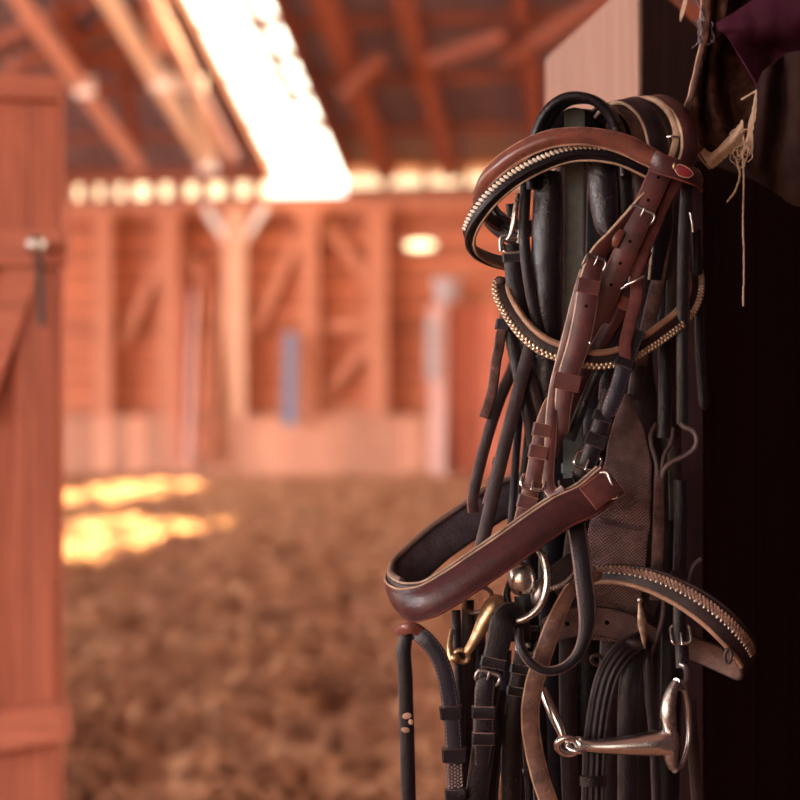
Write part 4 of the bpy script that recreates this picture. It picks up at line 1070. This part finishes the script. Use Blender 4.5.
# truss timbers left of the skylight, sunlight put into their pale tones
def truss(label, a, b, w, mat, plates, extra=()):
    pa, pb = roofpt(*a, .7), roofpt(*b, .7)
    e = empty('roof_truss', pb, label, 'roof beam', 'sunlit roof beams left of the skylight')
    bm = bmesh.new(); beam_into(bm, pa, pb, w, .2); link('chord', finish(bm, 'chord', 30, False), e, [M[mat]])
    for q in plates:
        c = roofpt(*q, .72); bm = bmesh.new(); boxmesh(bm, c.x, c.y-.14, c.z, .34, .06, .34, 0, ROTZ)
        link('joint_plate', finish(bm, 'joint_plate', 30, False), e, [M['platewhite']])
    for q0, q1, mt in extra:
        bm = bmesh.new(); beam_into(bm, roofpt(*q0, .7), roofpt(*q1, .7), .2, .24); link('strut', finish(bm, 'strut', 30, False), e, [M[mt]])
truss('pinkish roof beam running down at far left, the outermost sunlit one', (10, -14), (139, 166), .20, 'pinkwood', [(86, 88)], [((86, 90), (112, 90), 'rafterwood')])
truss('cream roof beam with white joint plates and a short strut', (100, -16), (210, 166), .23, 'litwood', [(163, 82), (209, 164)], [((163, 84), (204, 84), 'platewhite')])
truss('thin pale roof beam between the cream one and skylight edge', (146, -14), (232, 158), .16, 'pinkwood', [], [((150, -10), (160, 50), 'pinkwood'), ((196, 92), (212, 150), 'litwood')])
# skylight sheet, and one over the added unseen opening
m, nt, p = mat_base('translucent_sheet'); out = [n for n in nt.nodes if n.type == 'OUTPUT_MATERIAL'][0]
tr = N(nt, 'ShaderNodeBsdfTransparent'); tr.inputs[0].default_value = (.96, .97, 1, 1)
tl = N(nt, 'ShaderNodeBsdfTranslucent'); mx = N(nt, 'ShaderNodeMixShader'); mx.inputs[0].default_value = .15
nt.links.new(tr.outputs[0], mx.inputs[1]); nt.links.new(tl.outputs[0], mx.inputs[2]); nt.links.new(mx.outputs[0], out.inputs[0]); M['sheet'] = m
bm = bmesh.new()
bm.faces.new([bm.verts.new(B(u, v, roofz(v)+.06)) for u, v in ((SU0, .6), (SU1, .6), (SU1, SV), (SU0, SV))])
bm.faces.new([bm.verts.new(B(u, v, roofz(v)+.06)) for u, v in ((.2, -7.5), (2.3, -7.5), (2.3, -12.5), (.2, -12.5))])  # out of view, added to shape the sun patch on the floor
structure('window_1', bm, ['sheet'])

# ================================================================== THE NEAR DOOR AND STALL
Yd = 3.5
def dx(px, Y=Yd): return (px-400)/F*Y
def dz(py, Y=Yd): return ZC+(400-py)/F*Y
bm = bmesh.new()
xe = dx(62)
boxmesh(bm, (xe-1.0)/1, Yd, (dz(72)+0)/2-.03, 2.0, .05, dz(72)+.02, 0, None, .004)
door = structure('door_1', bm, ['doorwood'], 30)
bm = bmesh.new()
for x0, x1 in ((22, 60), (-50, -12)):
    boxmesh(bm, (dx(x0)+dx(x1))/2, Yd-.035, dz(720)/2+dz(262)/2, dx(x1)-dx(x0), .02, dz(262)-dz(720), 0, None, .003)
structure('stile', bm, ['doorwood'], 30, False, door)
bm = bmesh.new(); boxmesh(bm, dx(73)-.5, Yd-.05, dz(247), 1.0, .06, dz(229)-dz(264), 0, Matrix.Rotation(.02, 3, 'Y'), .004)
structure('cross_rail', bm, ['doorrail'], 30, False, door)
bm = bmesh.new(); boxmesh(bm, dx(76)-.5, Yd-.05, dz(733)-.045, 1.0, .06, dz(710)-dz(748), 0, Matrix.Rotation(-.17, 3, 'Y'), .004)
structure('cross_rail', bm, ['doorrail'], 30, False, door)
bm = bmesh.new(); boxmesh(bm, dx(66)-.5, Yd-.045, dz(86), 1.0, .04, dz(73)-dz(96), 0, Matrix.Rotation(.03, 3, 'Y'), .004)
structure('top_rail', bm, ['doorrail'], 30, False, door)
bm = bmesh.new(); beam_into(bm, Vector((dx(-25), Yd-.04, dz(420))), Vector((dx(32), Yd-.04, dz(262))), .03, .07)
structure('diagonal_brace', bm, ['doorrail'], 30, False, door)
bm = bmesh.new()
q = AT(36, 244, Yd-.13)
bmesh.ops.create_uvsphere(bm, u_segments=16, v_segments=10, radius=.020, matrix=Matrix.Translation(q))
bmesh.ops.create_cone(bm, cap_ends=True, segments=12, radius1=.009, radius2=.009, depth=.07, matrix=Matrix.Translation(q+Vector((0, .035, 0))) @ Matrix.Rotation(math.pi/2, 4, 'X'))
structure('latch_knob', bm, ['iron'], 50, True, door)
bm = bmesh.new(); tube_into(bm, [AT(37, 250, Yd-.11), AT(40, 275, Yd-.09), AT(41, 300, Yd-.08), AT(41, 326, Yd-.075)], .008, False, 8)
structure('latch_cord', bm, ['edge_dk'], 50, True, door)

# pale post behind, dark stall boards
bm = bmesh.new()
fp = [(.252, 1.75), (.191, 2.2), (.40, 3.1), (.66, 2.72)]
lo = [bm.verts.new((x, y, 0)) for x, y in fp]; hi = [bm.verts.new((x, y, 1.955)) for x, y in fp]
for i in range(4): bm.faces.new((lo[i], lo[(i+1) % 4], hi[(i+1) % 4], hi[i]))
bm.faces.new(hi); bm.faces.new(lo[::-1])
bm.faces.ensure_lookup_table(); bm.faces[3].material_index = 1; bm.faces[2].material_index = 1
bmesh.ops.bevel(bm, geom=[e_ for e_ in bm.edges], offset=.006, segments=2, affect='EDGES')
M['shadewood'] = woodmat('shaded_grey_side', srgb(126, 112, 108), srgb(88, 76, 74), (60, 60, 1.6), .85, 1, .3, .001)  # shade of the right side put into a darker grey
o = link('timber_post', finish(bm, 'timber_post', 30, False), None, [M['stallpost'], M['shadewood']], 'thick pale planed timber post behind the top of the bridles', loc=Vector((.31, 2, 0))); o['category'] = 'post'
ZT = 1.722
def slab(name, p, q, th, zt, mats):
    bm = bmesh.new(); a, b = Vector((p[0], p[1], 0)), Vector((q[0], q[1], 0)); n = (b-a).normalized().cross(Vector((0, 0, 1)))*th
    n = n if n.y < 0 else -n
    ft = [a, b, b-n, a-n]; lo = [bm.verts.new(x) for x in ft]; hi = [bm.verts.new(x+Vector((0, 0, zt))) for x in ft]
    for i in range(4): bm.faces.new((lo[i], lo[(i+1) % 4], hi[(i+1) % 4], hi[i]))
    bm.faces.new(hi); bm.faces.new(lo[::-1])
    return structure(name, bm, mats)
xa, xb = (560-400)/F*1.55, (692-400)/F*1.55
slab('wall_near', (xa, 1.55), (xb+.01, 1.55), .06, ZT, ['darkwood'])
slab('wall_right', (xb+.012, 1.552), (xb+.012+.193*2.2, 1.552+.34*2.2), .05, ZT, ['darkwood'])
bm = bmesh.new(); boxmesh(bm, .86, 0.5, 1.5, .06, 4.6, 3.0); structure('light_blocker_side', bm, ['darkwood'])  # unseen, added to block light from the right
bm = bmesh.new(); boxmesh(bm, .20, -1.3, 1.5, 1.3, .06, 3.0); structure('light_blocker_back', bm, ['darkwood'])  # unseen, added behind the camera to block front light
bm = bmesh.new(); beam_into(bm, W(676, -26, 63), W(900, -34, 63), .02, .03)
o = link('blanket_rail', finish(bm, 'blanket_rail', 30, False), None, [M['stallpost']], 'wooden rail carrying the ragged blanket at the very top', loc=W(780, -26, 63)); o['category'] = 'rail'

# ================================================================== LIGHT AND CAMERA
w = bpy.data.worlds.new('sky'); scene.world = w; w.use_nodes = True
nt = w.node_tree; bgn = nt.nodes['Background']; bgn.inputs[0].default_value = (1.0, .90, .78, 1)
geo = N(nt, 'ShaderNodeTexCoord'); dt = N(nt, 'ShaderNodeVectorMath', operation='DOT_PRODUCT')
nt.links.new(geo.outputs['Generated'], dt.inputs[0]); dt.inputs[1].default_value = Vector((-.86, -.46, .20)).normalized()
lobe = mathn(nt, 'POWER', mathn(nt, 'MAXIMUM', dt.outputs['Value'], 0), 34)      # bright sky patch added as key light from the front left
nt.links.new(mathn(nt, 'MULTIPLY_ADD', lobe, 24, 3.4), bgn.inputs[1])
nt.links.new(mixc(nt, mathn(nt, 'MINIMUM', mathn(nt, 'MULTIPLY', lobe, 2.5), 1), (1.0, .90, .80, 1), (.95, .94, 1.0, 1)), bgn.inputs[0])
sun = bpy.data.lights.new('sun', 'SUN'); sun.energy = 60; sun.angle = .03; sun.color = (1, .80, .38)
so = bpy.data.objects.new('sun', sun); COL.objects.link(so)
so.rotation_euler = Vector((-.25*CT-ST*.65, .25*ST-CT*.65, -1)).to_track_quat('-Z', 'Y').to_euler(); so.location = (0, 30, 30)

cam = bpy.data.cameras.new('camera'); co = bpy.data.objects.new('camera', cam); COL.objects.link(co)
cam.sensor_width = 24; cam.sensor_fit = 'HORIZONTAL'; cam.lens = 24*F/800
co.location = (0, 0, ZC); co.rotation_euler = (math.pi/2, 0, 0)
cam.dof.use_dof = True; cam.dof.focus_distance = D0-.05; cam.dof.aperture_fstop = 2.8; cam.dof.aperture_blades = 9
cam.clip_start = .05; cam.clip_end = 300
scene.camera = co
scene.view_settings.view_transform = 'Standard'; scene.view_settings.look = 'None'
scene.view_settings.exposure = 0.2; scene.view_settings.gamma = 1; scene.view_settings.use_curve_mapping = False
scene.cycles.use_denoising = True
scene.cycles.max_bounces = 10; scene.cycles.diffuse_bounces = 6
